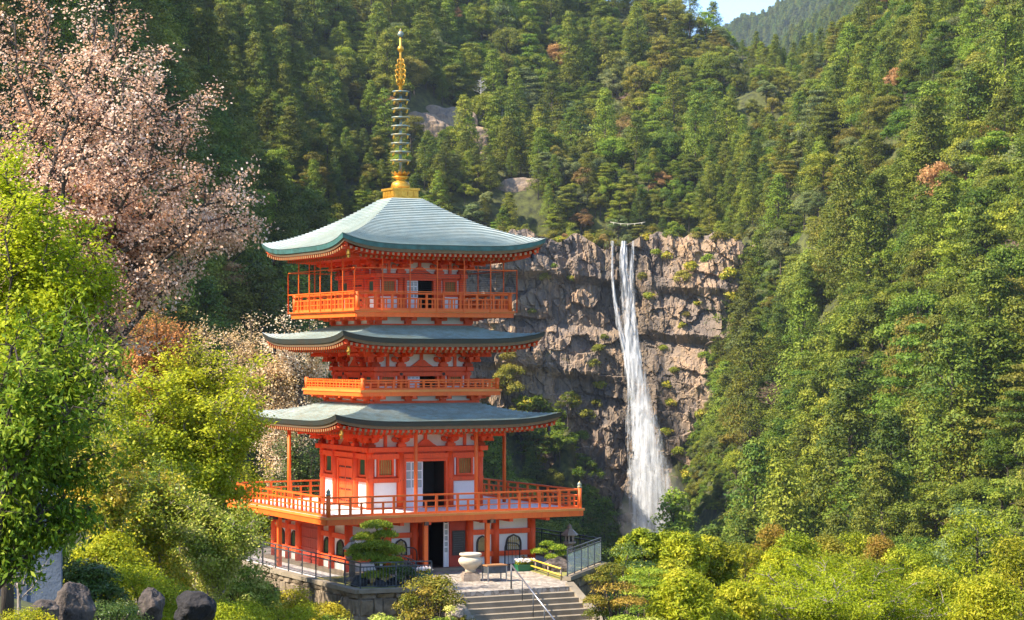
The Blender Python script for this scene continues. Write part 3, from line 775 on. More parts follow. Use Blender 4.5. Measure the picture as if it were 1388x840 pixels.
def storey(w_, z0, ztop, mids, bays, win, door_hw, door_top, low, r=.16, studs=True):
    """bays = column positions; win = (z0, z1, width)"""
    columns(bays, w_, z0, ztop, r)
    b = MB()
    for k in range(4): b.fbox(k, -w_ + .05, w_ - .05, w_ - .10 - .002 * k, w_ - .06 - .002 * k, z0, ztop - .02)
    # leave the doorway open on the front by splitting its wall
    b2 = MB()
    for k in range(4):
        if k == 0:
            b2.fbox(k, -w_ + .1, -door_hw - .06, w_ - .10, w_ - .05, z0, ztop - .02); b2.fbox(k, door_hw + .06, w_ - .1, w_ - .10, w_ - .05, z0, ztop - .02)
            b2.fbox(k, -door_hw - .06, door_hw + .06, w_ - .10, w_ - .05, door_top + .1, ztop - .02)
        else: b2.fbox(k, -w_ + .1, w_ - .1, w_ - .10, w_ - .05, z0, ztop - .02)
    prt(b2, 'wall', M['vermilion'])
    for k in range(4):
        for s in (-1, 1):
            xm = s * (bays[-1] + bays[-2]) / 2; bw = (bays[-1] - bays[-2]) - 2 * r
            lattice_window(k, xm, w_, win[2], win[0], win[1], k in (0, 2))
            p = MB()
            p.fbox(k, xm - bw / 2 + .03, xm + bw / 2 - .03, w_ - .05, w_ - .0, low[0], low[1])
            for q in (-1, 1):
                xs_ = xm + q * (win[2] / 2 + .16); p.fbox(k, xs_ - .035, xs_ + .035, w_ - .05, w_ - .005, win[0] - .06, win[1] + .06)
            prt(p, 'white_panel', M['plaster'])
    open_door(0, w_, door_hw, z0, door_top)
    for k in (1, 2, 3): red_door(k, w_, door_hw * .8, z0 + .02, door_top - .04)
    st = [x for x in bays] if studs else None
    for i, (a_, c_) in enumerate(mids): 
        if i == 1 and len(mids) > 1:
            for k in range(4):      # middle tie beam stops at the doorway
                for s in (-1, 1):
                    bb = MB(); xa, xb = sorted((s * (bays[-2] - r), s * (w_ + .16 + (.004 if k % 2 else 0))))
                    bb.fbox(k, xa, xb, w_ - .1, w_ + .12 + (.003 if k % 2 else 0), a_ + (.003 if k % 2 else 0), c_ - (.003 if k % 2 else 0))
                    o = prt(bb, 'tie_beam', M['vermilion'])
                    for x in bays[:2] if s < 0 else bays[2:]: stud(k, x, w_ + .124, (a_ + c_) / 2, o)
        else: beam_ring('tie_beam', w_, a_, c_, .12, .16, st)

# ---- ground storey
w0 = 4.47; zf0 = 0.12
b = MB(); b.box(-4.9, 4.9, -4.9, 4.9, -.3, zf0); prt(b, 'stone_base', M['concrete'])
bays0 = [-4.47, -2.64, -1.35, 1.35, 2.64, 4.47]
columns(bays0, w0, zf0, 2.46, .18)
b = MB()
for k in range(4):
    if k == 0:
        b.fbox(k, -w0 + .1, -1.2, w0 - .14, w0 - .08, zf0, 2.5); b.fbox(k, .35, w0 - .1, w0 - .14, w0 - .08, zf0, 2.5); b.fbox(k, -1.2, .35, w0 - .14, w0 - .08, 2.12, 2.5)
    else: b.fbox(k, -w0 + .1, w0 - .1, w0 - .14, w0 - .08, zf0, 2.5)
prt(b, 'wall', M['vermilion'])
def katomado(k, xm, wd, z0, z1):
    """bell-shaped temple window: dark frame, bars"""
    b = MB(); o = w0 - .02
    prof = [(-.5, 0), (-.5, .45), (-.47, .62), (-.40, .78), (-.30, .88), (-.16, .93), (0, 1.0), (.16, .93), (.30, .88), (.40, .78), (.47, .62), (.5, .45), (.5, 0)]
    pts = [(xm + a_ * wd, z0 + c_ * (z1 - z0)) for a_, c_ in prof]; inn = [(xm + a_ * (wd - .13), z0 + .05 + c_ * (z1 - z0 - .11)) for a_, c_ in prof]
    n = len(pts)
    vs = [fc(k, x, o + .07, z) for x, z in pts] + [fc(k, x, o + .07, z) for x, z in inn] + [fc(k, x, o - .04, z) for x, z in pts] + [fc(k, x, o - .04, z) for x, z in inn]
    fs = []
    for i in range(n):
        j = (i + 1) % n
        fs += [(i, j, n + j, n + i), (n + i, n + j, 3 * n + j, 3 * n + i), (2 * n + i, 2 * n + j, j, i)]
    b.add(vs, fs)
    fr = prt(b, 'window', M['dark_wood'])
    b = MB(); b.add([fc(k, x, o - .02, z) for x, z in inn], [tuple(range(n))])
    for i in range(6):
        x = xm - wd / 2 + .1 + (wd - .2) * (i + .5) / 6; hh = .86 if 0 < i < 5 else .7
        b.fbox(k, x - .022, x + .022, o - .018, o + .03, z0 + .05, z0 + (z1 - z0) * hh, 1)
    for i in range(2):
        z = z0 + (z1 - z0) * (.3 + .27 * i); b.fbox(k, xm - wd / 2 + .08, xm + wd / 2 - .08, o - .016, o + .025, z - .018, z + .018, 1)
    prt(b, 'window_bars', [M['interior'], M['louvre_green'] if k in (1, 3) else M['bamboo']], fr)
for k in range(4):
    for i, (xa, xb) in enumerate(((-4.47, -2.64), (-2.64, -1.35), (1.35, 2.64), (2.64, 4.47))):
        xm = (xa + xb) / 2; hw = (xb - xa) / 2 - .19
        b = MB()
        b.fbox(k, xm - hw, xm + hw, w0 - .08, w0 - .03, .73, 1.5); b.fbox(k, xm - hw, xm + hw, w0 - .08, w0 - .03, 1.72, 2.36); b.fbox(k, xm - hw, xm + hw, w0 - .08, w0 - .035, zf0, .52)
        prt(b, 'white_panel', M['plaster'])
        katomado(k, xm, min(.78 if hw > .6 else .6, 2 * hw - .1), .72, 1.46)
def split_beam(name, z0, z1, pr):
    for k in range(4):
        e = .16 + (.004 if k % 2 else 0); p_ = pr + (.003 if k % 2 else 0)
        for s in (-1, 1):
            b = MB(); xa, xb = sorted((s * 1.17, s * (w0 + e)))
            b.fbox(k, xa, xb, w0 - .1, w0 + p_, z0 + (.003 if k % 2 else 0), z1 - (.003 if k % 2 else 0))
            prt(b, name, M['vermilion'])
split_beam('tie_beam', 1.5, 1.72, .10); split_beam('sill_beam', .52, .73, .10)
beam_ring('head_beam', w0, 2.36, 2.6, .14, .3)
# front entrance: dark room, leaves, notice board
k = 0
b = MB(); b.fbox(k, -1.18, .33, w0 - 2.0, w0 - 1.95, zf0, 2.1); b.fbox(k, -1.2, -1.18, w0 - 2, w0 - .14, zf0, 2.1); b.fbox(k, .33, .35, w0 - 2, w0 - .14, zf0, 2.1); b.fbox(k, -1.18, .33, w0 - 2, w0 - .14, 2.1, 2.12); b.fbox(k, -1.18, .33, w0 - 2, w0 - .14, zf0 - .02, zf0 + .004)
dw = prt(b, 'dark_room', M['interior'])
b = MB(); b.hexa([fc(k, *q) for q in ((-1.18, w0 - .05, zf0 + .02), (-1.13, w0 - .05, zf0 + .02), (-.98, w0 + .68, zf0 + .02), (-1.03, w0 + .68, zf0 + .02), (-1.18, w0 - .05, 2.1), (-1.13, w0 - .05, 2.1), (-.98, w0 + .68, 2.1), (-1.03, w0 + .68, 2.1))]); prt(b, 'door', M['red_door'])
b = MB()
for i in range(2): b.fbox(k, .10 + .2 * i, .15 + .2 * i, w0 - .09, w0 - .04, zf0, 2.1)
for i in range(6): b.fbox(k, .15, .3, w0 - .088, w0 - .042, .72 + .26 * i, .77 + .26 * i)
b.fbox(k, .15, .3, w0 - .086, w0 - .06, zf0, .72)
sl_ = prt(b, 'sliding_door', M['white_paint'])
b = MB(); b.fbox(k, .15, .3, w0 - .08, w0 - .07, .77, 2.08); prt(b, 'door_glass', M['glass'], sl_)
b = MB(); b.fbox(k, .38, 1.2, w0 - .08, w0 - .02, zf0, 2.12); prt(b, 'door', M['red_door'])
b = MB(); b.fbox(k, .5, 1.12, w0 + .0, w0 + .04, .62, 1.72); nb = prt(b, 'notice_board', M['black_iron'])
b = MB()
for i in range(9): b.fbox(k, .56, .56 + (.5, .44, .48, .36, .5, .42, .46, .3, .4)[i], w0 + .041, w0 + .044, 1.6 - .1 * i, 1.62 - .1 * i)
prt(b, 'faded_lines', M['grey_iron'], nb)
for k in (1, 2, 3):
    b = MB()
    for i in range(8): b.fbox(k, -1.1 + .275 * i + .006, -1.1 + .275 * (i + 1) - .006, w0 - .08, w0 - .02, zf0, 2.3)
    for i in range(5): b.fbox(k, -1.1, 1.1, w0 - .019, w0 + .012, .3 + .45 * i, .36 + .45 * i)
    prt(b, 'door', M['red_door'])
# ---- first gallery and its storey
deck(6.19, 2.64, .34, 2)
b = MB()
for k in range(4):
    for x in bays0:
        b.fbox(k, x - .09, x + .09, w0 + .14, 6.05, 2.16, 2.3)
    b.fbox(k, -5.3, 5.3, 5.2, 5.36, 2.302, 2.5)
prt(b, 'gallery_beams', M['vermilion'])
railing(6.07, 2.64, 3.5, 1.05, finials=True)
for (lx, ly) in ((-1.5, -5.95), (1.5, -5.95), (-5.95, .0), (5.95, 0)):
    b = MB(); b.box(lx - .09, lx + .09, ly - .09, ly + .09, -.1, 2.3); p = prt(b, 'gallery_post', M['orange_rail'])
    b = MB(); d = Vector((-lx, -ly, 0)).normalized() * .5
    b.bar((lx - d.x, ly - d.y, 2.24), (lx + d.x * .9, ly + d.y * .9, 2.2), .14, .16); prt(b, 'post_bracket', M['dark_wood'], p)
storey(2.71, 2.64, 5.42, [(4.88, 5.1), (3.84, 4.02)], [-2.71, -1.22, 1.22, 2.71], (4.16, 4.84, .62), .98, 4.74, (2.72, 3.82), .17)
beam_ring('head_beam', 2.71, 5.19, 5.40, .2, .35)
bracket_set(2.71, 5.42, 6.30, [-2.71, -1.22, 1.22, 2.71], 3, .38)
for (lx, ly) in ((-1.47, -4.9), (1.47, -4.9), (-4.9, 1.5), (4.9, -.9)):
    b = MB(); b.lathe([(.085, 2.64), (.085, 6.25)], (lx, ly, 0), 12); prt(b, 'eave_post', M['orange_rail'])
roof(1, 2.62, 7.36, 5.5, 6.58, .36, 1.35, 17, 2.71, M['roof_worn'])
# ---- second storey
def skirt(w_, z0, z1, bays):
    b = MB()
    b.box(-w_, w_, -w_, w_, z0, z1); prt(b, 'plaster_band', M['plaster'])
    b = MB()
    for k in range(4):
        e = .003 if k % 2 else 0
        b.fbox(k, -w_ - .1 - e, w_ + .1 + e, w_ - .1, w_ + .08 + e, z0 - .05 + e, z0 + .12 - e)
        for x in bays:
            b.fbox(k, x - .13, x + .13, w_ + .001, w_ + .22, z0 + .12, z1 - .16); b.fbox(k, x - .3, x + .3, w_ + .001, w_ + .45, z1 - .16, z1 - .003)
            b.fbox(k, x - .08, x + .08, w_ + .001, w_ + .8, z1 - .1, z1 - .001)
    prt(b, 'base_beam', M['vermilion'])
skirt(2.62, 7.34, 7.70, [-2.4, -.85, .85, 2.4])
deck(3.42, 7.97, .28, 2)
railing(3.31, 7.97, 8.43, .74)
storey(2.29, 7.97, 9.0, [(8.58, 8.74)], [-2.29, -1.05, 1.05, 2.29], (8.22, 8.53, .56), .72, 8.56, (8.0, 8.14), .14)
beam_ring('head_beam', 2.29, 8.79, 8.98, .16, .26)
bracket_set(2.29, 9.0, 9.92, [-2.29, -1.05, 1.05, 2.29], 3, .36)
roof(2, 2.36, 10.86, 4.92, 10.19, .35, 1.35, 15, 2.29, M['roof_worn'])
# ---- third storey
skirt(2.36, 10.80, 11.22, [-2.2, -.75, .75, 2.2])
deck(3.86, 11.5, .30, 2)
railing(3.74, 11.5, 12.28, .82, fill=2)
storey(2.09, 11.5, 13.2, [(12.98, 12.999)], [-2.09, -.95, .95, 2.09], (12.36, 12.84, .52), .66, 12.88, (11.6, 12.15), .14, studs=False)
beam_ring('head_beam', 2.09, 13.0, 13.18, .16, .26)
bracket_set(2.09, 13.2, 14.02, [-2.09, -.95, .95, 2.09], 3, .36)
b = MB(); a = 3.98
for k in range(4):
    for i in range(7):
        x = -a + 2 * a * i / 6
        b.fbox(k, x - .022, x + .022, a - .022, a + .022, 11.42, 14.0 if 0 < i < 6 else 13.35)
    for z in (11.45, 12.3, 13.32): b.fbox(k, -a, a, a - .018, a + .018, z, z + .04)
fr_ = prt(b, 'safety_frame', M['orange_rail'])
b = MB()
for k in range(4):
    for i in range(9):
        z = 12.42 + i * .1; b.fbox(k, -a, a, a - .004, a + .004, z, z + .008)
prt(b, 'net_wire', M['black_iron'], fr_)
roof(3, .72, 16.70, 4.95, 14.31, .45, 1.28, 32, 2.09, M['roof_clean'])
# ---- spire
b = MB(); a = .66
b.box(-a - .04, a + .04, -a - .04, a + .04, 16.66, 16.74); b.box(-a + .04, a - .04, -a + .04, a - .04, 16.74, 17.08); b.box(-a - .02, a + .02, -a - .02, a + .02, 17.08, 17.18)
for k in range(4):
    for i in range(4): b.fbox(k, -a + .1 + .31 * i, -a + .33 + .31 * i, a - .038, a - .02, 16.79, 17.03)
sp = prt(b, 'spire_base', M['gold'])
b = MB(); b.lathe([(.42, 17.18), (.44, 17.26), (.43, 17.38), (.36, 17.48), (.22, 17.53), (.2, 17.58), (.3, 17.64), (.40, 17.74), (.34, 17.74), (.2, 17.68)], n=28); prt(b, 'inverted_bowl', M['gold'])
b = MB()
for i in range(12):
    an = i * math.pi / 6; d = Vector((math.cos(an), math.sin(an), 0)); q = Vector((-d.y, d.x, 0)) * .08
    b.add([d * .2 - q + Vector((0, 0, 17.72)), d * .2 + q + Vector((0, 0, 17.72)), d * .42 + q + Vector((0, 0, 17.9)), d * .46 + Vector((0, 0, 17.98)), d * .42 - q + Vector((0, 0, 17.9))], [(0, 1, 2, 3, 4), (4, 3, 2, 1, 0)])
prt(b, 'lotus_petals', M['gold'])
b = MB(); b.lathe([(.08, 17.6), (.07, 19.6), (.06, 21.7)], n=16, mi=0); b.lathe([(.09, 21.7), (.085, 22.3), (.06, 23.2), (.05, 24.5)], n=14, mi=1)
prt(b, 'spire_shaft', [M['teal_bronze'], M['gold']])
for i in range(9):
    z = 18.42 + i * .397; r = .47 - .010 * i
    b = MB(); b.lathe([(r - .05, z + .02), (r, z + .02), (r + .01, z + .05), (r, z + .08), (r - .05, z + .08)], n=28)
    g = prt(b, 'spire_ring', M['teal_bronze'])
    b = MB()
    for j in range(4):
        an = j * math.pi / 2 + .4; b.bar((math.cos(an) * .1, math.sin(an) * .1, z + .05), (math.cos(an) * (r - .03), math.sin(an) * (r - .03), z + .05), .05, .05)
        b.box(math.cos(an) * r - .03, math.cos(an) * r + .03, math.sin(an) * r - .03, math.sin(an) * r + .03, z - .1, z - .002)
    b.lathe([(.085, z), (.12, z + .05), (.085, z + .10)], n=12)
    prt(b, 'ring_spokes', M['gold'], g)
b = MB()
for j in range(4):
    an = j * math.pi / 2 + .35; d = Vector((math.cos(an), math.sin(an), 0))
    for t in range(5):       # curling openwork flame plates
        z0 = 21.95 + t * .24; wv = .34 * math.sin(math.pi * (.28 + t * .13))
        pts = [d * .07 + Vector((0, 0, z0)), d * wv * .8 + Vector((0, 0, z0 + .05)), d * wv + Vector((0, 0, z0 + .18)), d * wv * .6 + Vector((0, 0, z0 + .26)), d * wv * .35 + Vector((0, 0, z0 + .14))]
        b.tube(pts, [.028, .03, .026, .022, .014], 6)
prt(b, 'flame_finial', M['gold'])
for z, r, m in ((23.62, .16, 'gold'), (24.30, .15, 'teal_bronze')):
    b = MB(); b.lathe([(.02, z - r), (r * .7, z - r * .7), (r, z), (r * .75, z + r * .66), (.05, z + r), (.02, z + r + .12)], n=16); prt(b, 'jewel_ball', M[m])
# ------------------------------------------------------------------ terrace, walls, stairs
def terrace():
    b = MB(); n = len(TERR)
    pts = [W(x, y) for x, y in TERR]
    vs = [(x, y, 0) for x, y, _ in pts] + [(x, y, -2.5) for x, y, _ in pts]
    b.add(vs, [tuple(range(n))] + [(i, i + n, (i + 1) % n + n, (i + 1) % n) for i in range(n)])
    return tag(b.build('terrace', M['paving']), 'cobbled terrace around the pagoda', 'terrace', kind='structure')
terrace()
def lbox(b, x0, x1, y0, y1, z0, z1, mi=0):
    b.hexa([W(x0, y0, z0), W(x1, y0, z0), W(x1, y1, z0), W(x0, y1, z0), W(x0, y0, z1), W(x1, y0, z1), W(x1, y1, z1), W(x0, y1, z1)], mi)
def lawn(poly, label):
    b = MB(); n = len(poly)
    b.add([W(x, y, .03) for x, y in poly] + [W(x, y, -.05) for x, y in poly], [tuple(range(n))] + [(i, i + n, (i + 1) % n + n, (i + 1) % n) for i in range(n)])
    tag(b.build('lawn', M['lawn']), label, 'lawn', kind='structure')
lawn([(-6.6, -11.2), (-4.05, -11.6), (-3.0, -5.2), (-6.6, -5.2)], 'garden bed left of the paved path')
lawn([(2.65, -10.8), (6.9, -6.2), (6.9, -5.1), (3.5, -5.1)], 'dry grass garden bed right of the paved path')
b = MB(); lbox(b, -6.45, -5.1, -5.0, 8.5, .004, .03); tag(b.build('gravel_strip', M['plaster']), 'pale gravel strip along the left side of the pagoda', 'gravel', kind='structure')

def stone_wall(p0, p1, ztop, h, label, seed, group=None):
    """rough fitted stones in courses with a flat coping"""
    rng = random.Random(seed)
    root = empty('stone_wall', (*W(*p0)[:2], ztop - h), 0, label, 'wall', group)
    A, B = Vector(W(*p0)), Vector(W(*p1)); L_ = (B - A).length; d = (B - A) / L_; nrm = Vector((d.y, -d.x, 0))
    b = MB(); z = ztop - h
    while z < ztop - .02:
        ch = min(rng.uniform(.45, .85), ztop - z); t = -rng.uniform(0, .3)
        while t < L_:
            wd = rng.uniform(.3, .9); t1 = min(t + wd, L_); t0 = max(t, 0)
            if t1 - t0 > .05:
                jj = lambda s: rng.uniform(-s, s) * 1.9
                front = [(t0 + .012, z + .012), (t1 - .012, z + .012), (t1 - .012, z + ch - .012), (t0 + .012, z + ch - .012)]
                pts = []
                for q, (a_, c_) in enumerate(front):
                    pts.append(A + d * a_ + nrm * (.06 + jj(.02)) + Vector((0, 0, c_)))
                fr = [A + d * (a_ * .86 + .14 * (t0 + t1) / 2 + jj(.015)) + nrm * (.15 + jj(.05)) + Vector((0, 0, (c_ - z - ch / 2) * .84 + z + ch / 2 + jj(.015))) for a_, c_ in front]
                bk = [A + d * a_ - nrm * .2 + Vector((0, 0, c_)) for a_, c_ in front]
                vs = pts + fr + bk
                b.add([v - Vector(root.location) for v in vs], [(4, 5, 6, 7)] + [(i, (i + 1) % 4, 4 + (i + 1) % 4, 4 + i) for i in range(4)] + [(8 + i, 8 + (i + 1) % 4, (i + 1) % 4, i) for i in range(4)])
            t += wd
        z += ch
    b.build('stones', M['stone'], root)
    b = MB(); o = Vector(root.location)
    b.hexa([A - d * .1 + nrm * .24 - o + Vector((0, 0, ztop + .004)), B + d * .1 + nrm * .24 - o + Vector((0, 0, ztop + .004)), B + d * .1 - nrm * .14 - o + Vector((0, 0, ztop + .004)), A - d * .1 - nrm * .14 - o + Vector((0, 0, ztop + .004)),
            A - d * .1 + nrm * .24 - o + Vector((0, 0, ztop + .17)), B + d * .1 + nrm * .24 - o + Vector((0, 0, ztop + .17)), B + d * .1 - nrm * .14 - o + Vector((0, 0, ztop + .17)), A - d * .1 - nrm * .14 - o + Vector((0, 0, ztop + .17))])
    b.build('coping', M['concrete'], root)
stone_wall((-6.95, 9.5), (-6.95, -11.5), 0, 2.2, 'long rough stone retaining wall with concrete coping along the left terrace edge', 1)
stone_wall((-6.95, -11.5), (-3.7, -11.98), .01, 2.6, 'short shaded stone retaining wall facing front, left of the stairs', 2)
stone_wall((2.75, -10.9), (7.1, -6.3), 0, 3.2, 'stone retaining wall below the glass fence right of the stairs', 3)
stone_wall((7.1, -6.3), (7.4, 9.5), .01, 4.0, 'stone retaining wall on the right terrace edge behind the pagoda', 4)

st = empty('stone_stairs', W(-.8, -12.95, 0), PTH, 'wide stone stairs with sloping side kerbs climbing to the terrace', 'stairs')
for i in range(11):
    b = MB(); b.box(-2.6, 2.6, -.38 * (i + 1) - .04, -.38 * i, -.19 * (i + 1) - .6, -.19 * (i + 1) if i else -.19)
    b.build('step', M['concrete'], st)
for s in (-1, 1):
    b = MB(); x0, x1 = (2.602, 2.98) if s > 0 else (-2.98, -2.602)
    b.hexa([(x0, -4.4, -3.4), (x1, -4.4, -3.4), (x1, .35, -1.2), (x0, .35, -1.2), (x0, -4.4, -2.06), (x1, -4.4, -2.06), (x1, .35, .14), (x0, .35, .14)])
    b.build('side_kerb', M['concrete'], st)
hr = empty('stair_handrail', W(-.75, -12.7, 0), PTH, 'slender steel handrail running down the middle of the stone stairs', 'handrail')
for i in range(5):
    y = -.0 - .95 * i; z = 0 if i == 0 else -.19 * (int((.95 * i - .25) / .38) + 1)
    b = MB(); b.tube([(0, y, z), (0, y, -.5 * y * -1 * -1 * 0 + .98 + .5 * y)], .022, 8); b.build('post', M['grey_iron'], hr)
b = MB(); b.tube([(0, .05, .99), (0, -3.9, -.97)], .032, 8); b.build('rail', M['steel'], hr)
b = MB(); b.tube([(0, .05, .99), (0, .06, .0)], .024, 8); b.build('post', M['grey_iron'], hr)

def fence(pts, h, label, material, pitch=1.55, gap=.13, glass=False, z=.17):
    o = Vector(W(*pts[0])); root = empty('glass_fence' if glass else 'iron_fence', o, 0, label, 'fence')
    rails = MB(); bal = MB(); gl = MB()
    for a_, c_ in zip(pts[:-1], pts[1:]):
        A, B = Vector(W(*a_)) - o, Vector(W(*c_)) - o; L_ = (B - A).length; d = (B - A) / L_
        for zz in (h, h - .16):
            rails.bar(A + Vector((0, 0, zz)), B + Vector((0, 0, zz)), .055, .045)
        rails.bar(A + Vector((0, 0, z + .08)), B + Vector((0, 0, z + .08)), .035, .03)
        n = max(1, round(L_ / pitch))
        for i in range(n + (c_ == pts[-1])):
            p = A + d * (L_ * i / n)
            b = MB(); b.box(p.x - .028, p.x + .028, p.y - .028, p.y + .028, z, h); b.build('post', material, root)
        m = int(L_ / gap)
        if not glass:
            for i in range(1, m):
                p = A + d * (L_ * i / m); bal.box(p.x - .012, p.x + .012, p.y - .012, p.y + .012, z + .08, h - .16)
        else: gl.hexa([A + d * .05 + Vector((-.006, .006, z + .1)), B - d * .05 + Vector((-.006, .006, z + .1)), B - d * .05 + Vector((.006, -.006, z + .1)), A + d * .05 + Vector((.006, -.006, z + .1)),
                       A + d * .05 + Vector((-.006, .006, h - .19)), B - d * .05 + Vector((-.006, .006, h - .19)), B - d * .05 + Vector((.006, -.006, h - .19)), A + d * .05 + Vector((.006, -.006, h - .19))])
    rails.build('rail', material, root)
    if glass: gl.build('glass_panel', M['glass'], root)
    else: bal.build('balusters', material, root)
fence([(-6.85, 9.2), (-6.85, -11.35), (-3.95, -11.85)], 1.2, 'grey iron fence with thin balusters along the left terrace wall', M['grey_iron'])
fence([(-3.9, -10.2), (-3.4, -7.6)], 1.05, 'short dark iron fence beside the paved path', M['grey_iron'])
fence([(2.85, -10.85), (7.0, -6.35)], 1.3, 'glass panel fence with dark rails right of the stairs', M['grey_iron'], 1.3, glass=True)
fence([(7.05, -6.2), (7.3, 9.2)], 1.25, 'black iron fence on the far right edge of the terrace', M['black_iron'], 1.9, .15)

# ------------------------------------------------------------------ things on the terrace
u_ = empty('incense_burner', W(-.85, -9.1, 0), .2, 'large pale stone incense burner urn on a square plinth', 'incense burner')
b = MB(); b.box(-.36, .36, -.36, .36, .0, .30); b.box(-.30, .30, -.30, .30, .30, .36); b.build('plinth', M['lantern_stone'], u_)
b = MB(); b.lathe([(.20, .36), (.24, .40), (.22, .46), (.30, .56), (.46, .70), (.52, .82), (.50, .93), (.41, 1.0), (.38, 1.04), (.46, 1.07), (.48, 1.13), (.45, 1.17), (.38, 1.17), (.36, 1.08)], n=36); b.build('bowl', M['urn_stone'], u_)
b = MB(); b.lathe([(.01, 1.08), (.37, 1.08), (.37, 1.09), (.01, 1.11)], n=28); b.build('ash_bed', M['stone'], u_)
t_ = empty('side_table', W(-.05, -9.75, 0), PTH, 'small table with metal legs and brown top beside the stone urn', 'table')
b = MB(); b.box(-.48, .48, -.3, .3, .66, .71); b.build('table_top', M['wood_top'], t_)
b = MB(); b.box(-.45, .45, -.28, -.25, .36, .655); b.box(-.45, -.42, -.25, .28, .36, .655); b.box(.42, .45, -.25, .28, .36, .655); b.build('apron', M['grey_iron'], t_)
for x in (-.43, .43):
    for y in (-.26, .26):
        b = MB(); b.box(x - .025, x + .025, y - .025, y + .025, 0, .66); b.build('leg', M['steel'], t_)
def hoop(x, y, label):
    r = empty('hoop_railing', W(x, y, 0), PTH, label, 'railing')
    b = MB()
    for dx in (0, .0):
        pass
    b.tube([(-.02, 0, 0), (-.02, 0, .95), (.02, 0, 1.08), (.14, 0, 1.15), (.55, 0, 1.12), (.68, 0, 1.02), (.72, 0, .9), (.72, 0, 0)], .028, 8)
    b.build('hoop', M['black_iron'], r)
    b = MB()
    for i in range(3): b.tube([(.15 + .19 * i, 0, .2), (.15 + .19 * i, 0, 1.1)], .012, 6)
    b.tube([(0, 0, .2), (.71, 0, .2)], .016, 6); b.build('bars', M['black_iron'], r)
hoop(2.75, -5.25, 'black hoop railing right of the pagoda entrance')
hoop(-2.3, -5.25, 'black hoop railing left of the pagoda entrance, behind the pine')
def barrier(pts, label):
    o = Vector(W(*pts[0])); r = empty('yellow_barrier', o, 0, label, 'barrier')
    A, B = Vector(W(*pts[0])) - o, Vector(W(*pts[1])) - o
    b = MB()
    for z in (.52, .24): b.tube([A + Vector((0, 0, z)), B + Vector((0, 0, z))], .035, 8)
    b.build('bar', M['yellow_bar'], r)
    for i in range(4):
        p = A + (B - A) * (.02 + .32 * i); b = MB(); b.tube([p + Vector((.05, .05, 0)), p + Vector((.05, .05, .58))], .035, 8); b.build('post', M['lantern_stone'], r)
barrier(((3.55, -5.3), (2.5, -10.9)), 'low yellow bamboo barrier along the right garden bed')
barrier(((-2.9, -5.4), (-3.75, -11.4)), 'low yellow bamboo barrier along the left garden bed')

def lantern(loc, s, label):
    r = empty('stone_lantern', loc, .3, label, 'lantern'); r.scale = (s, s, s)
    L6 = 6
    b = MB(); b.lathe([(.34, 0), (.34, .12), (.24, .18), (.17, .24)], n=L6, smooth=False); b.build('base', M['lantern_stone'], r)
    b = MB(); b.lathe([(.15, .24), (.135, .5), (.16, .58), (.135, .66), (.15, .95)], n=16); b.build('shaft', M['lantern_stone'], r)
    b = MB(); b.lathe([(.16, .95), (.33, 1.06), (.33, 1.13), (.25, 1.15)], n=L6, smooth=False); b.build('platform', M['lantern_stone'], r)
    b = MB()
    for i in range(6):
        an = i * math.pi / 3; b.box(.2 * math.cos(an) - .035, .2 * math.cos(an) + .035, .2 * math.sin(an) - .035, .2 * math.sin(an) + .035, 1.15, 1.42)
    b.lathe([(.12, 1.15), (.12, 1.42)], n=L6, mi=1, smooth=False); b.build('fire_box', [M['lantern_stone'], M['interior']], r)
    b = MB(); b.lathe([(.26, 1.42), (.45, 1.46), (.43, 1.52), (.27, 1.66), (.14, 1.78), (.10, 1.80)], n=L6, smooth=False); b.build('cap', M['lantern_stone'], r)
    b = MB(); b.lathe([(.09, 1.8), (.12, 1.83), (.12, 1.9), (.05, 1.99), (.01, 2.03)], n=12); b.build('jewel', M['lantern_stone'], r)
lantern(W(6.2, -4.9, 0), .92, 'weathered stone lantern behind the glass fence on the right')
lantern(W(-5.45, -7.2, 0), .94, 'brown stone lantern beside the trained pine on the left')

def rock(name, loc, r, label, m, seed, squash=(1, 1, 1), group=None, cat='rock'):
    import bmesh
    bm = bmesh.new(); bmesh.ops.create_icosphere(bm, subdivisions=5, radius=1)
    co = np.array([v.co[:] for v in bm.verts])
    d = 1 + .22 * fbm(co[:, 0] * 1.3, co[:, 1] * 1.3, co[:, 2] * 1.3, seed, 2)
    pl = np.random.RandomState(seed).randn(9, 3); pl /= np.linalg.norm(pl, axis=1)[:, None]
    P = co * d[:, None]
    for q in pl:                                   # knock facets off
        dd = P @ q; k = dd > .78; P[k] -= np.outer((dd[k] - .78) * .85, q)
    P *= (1 + .06 * fbm(co[:, 0] * 3.5, co[:, 1] * 3.5, co[:, 2] * 3.5, seed + 3, 6))[:, None]
    P *= np.array(squash) * r
    for v, p in zip(bm.verts, P): v.co = p
    me = bpy.data.meshes.new(name); bm.to_mesh(me); bm.free(); me.materials.append(m)
    o = bpy.data.objects.new(name, me); COL.objects.link(o); o.location = loc
    return tag(o, label, cat, group)

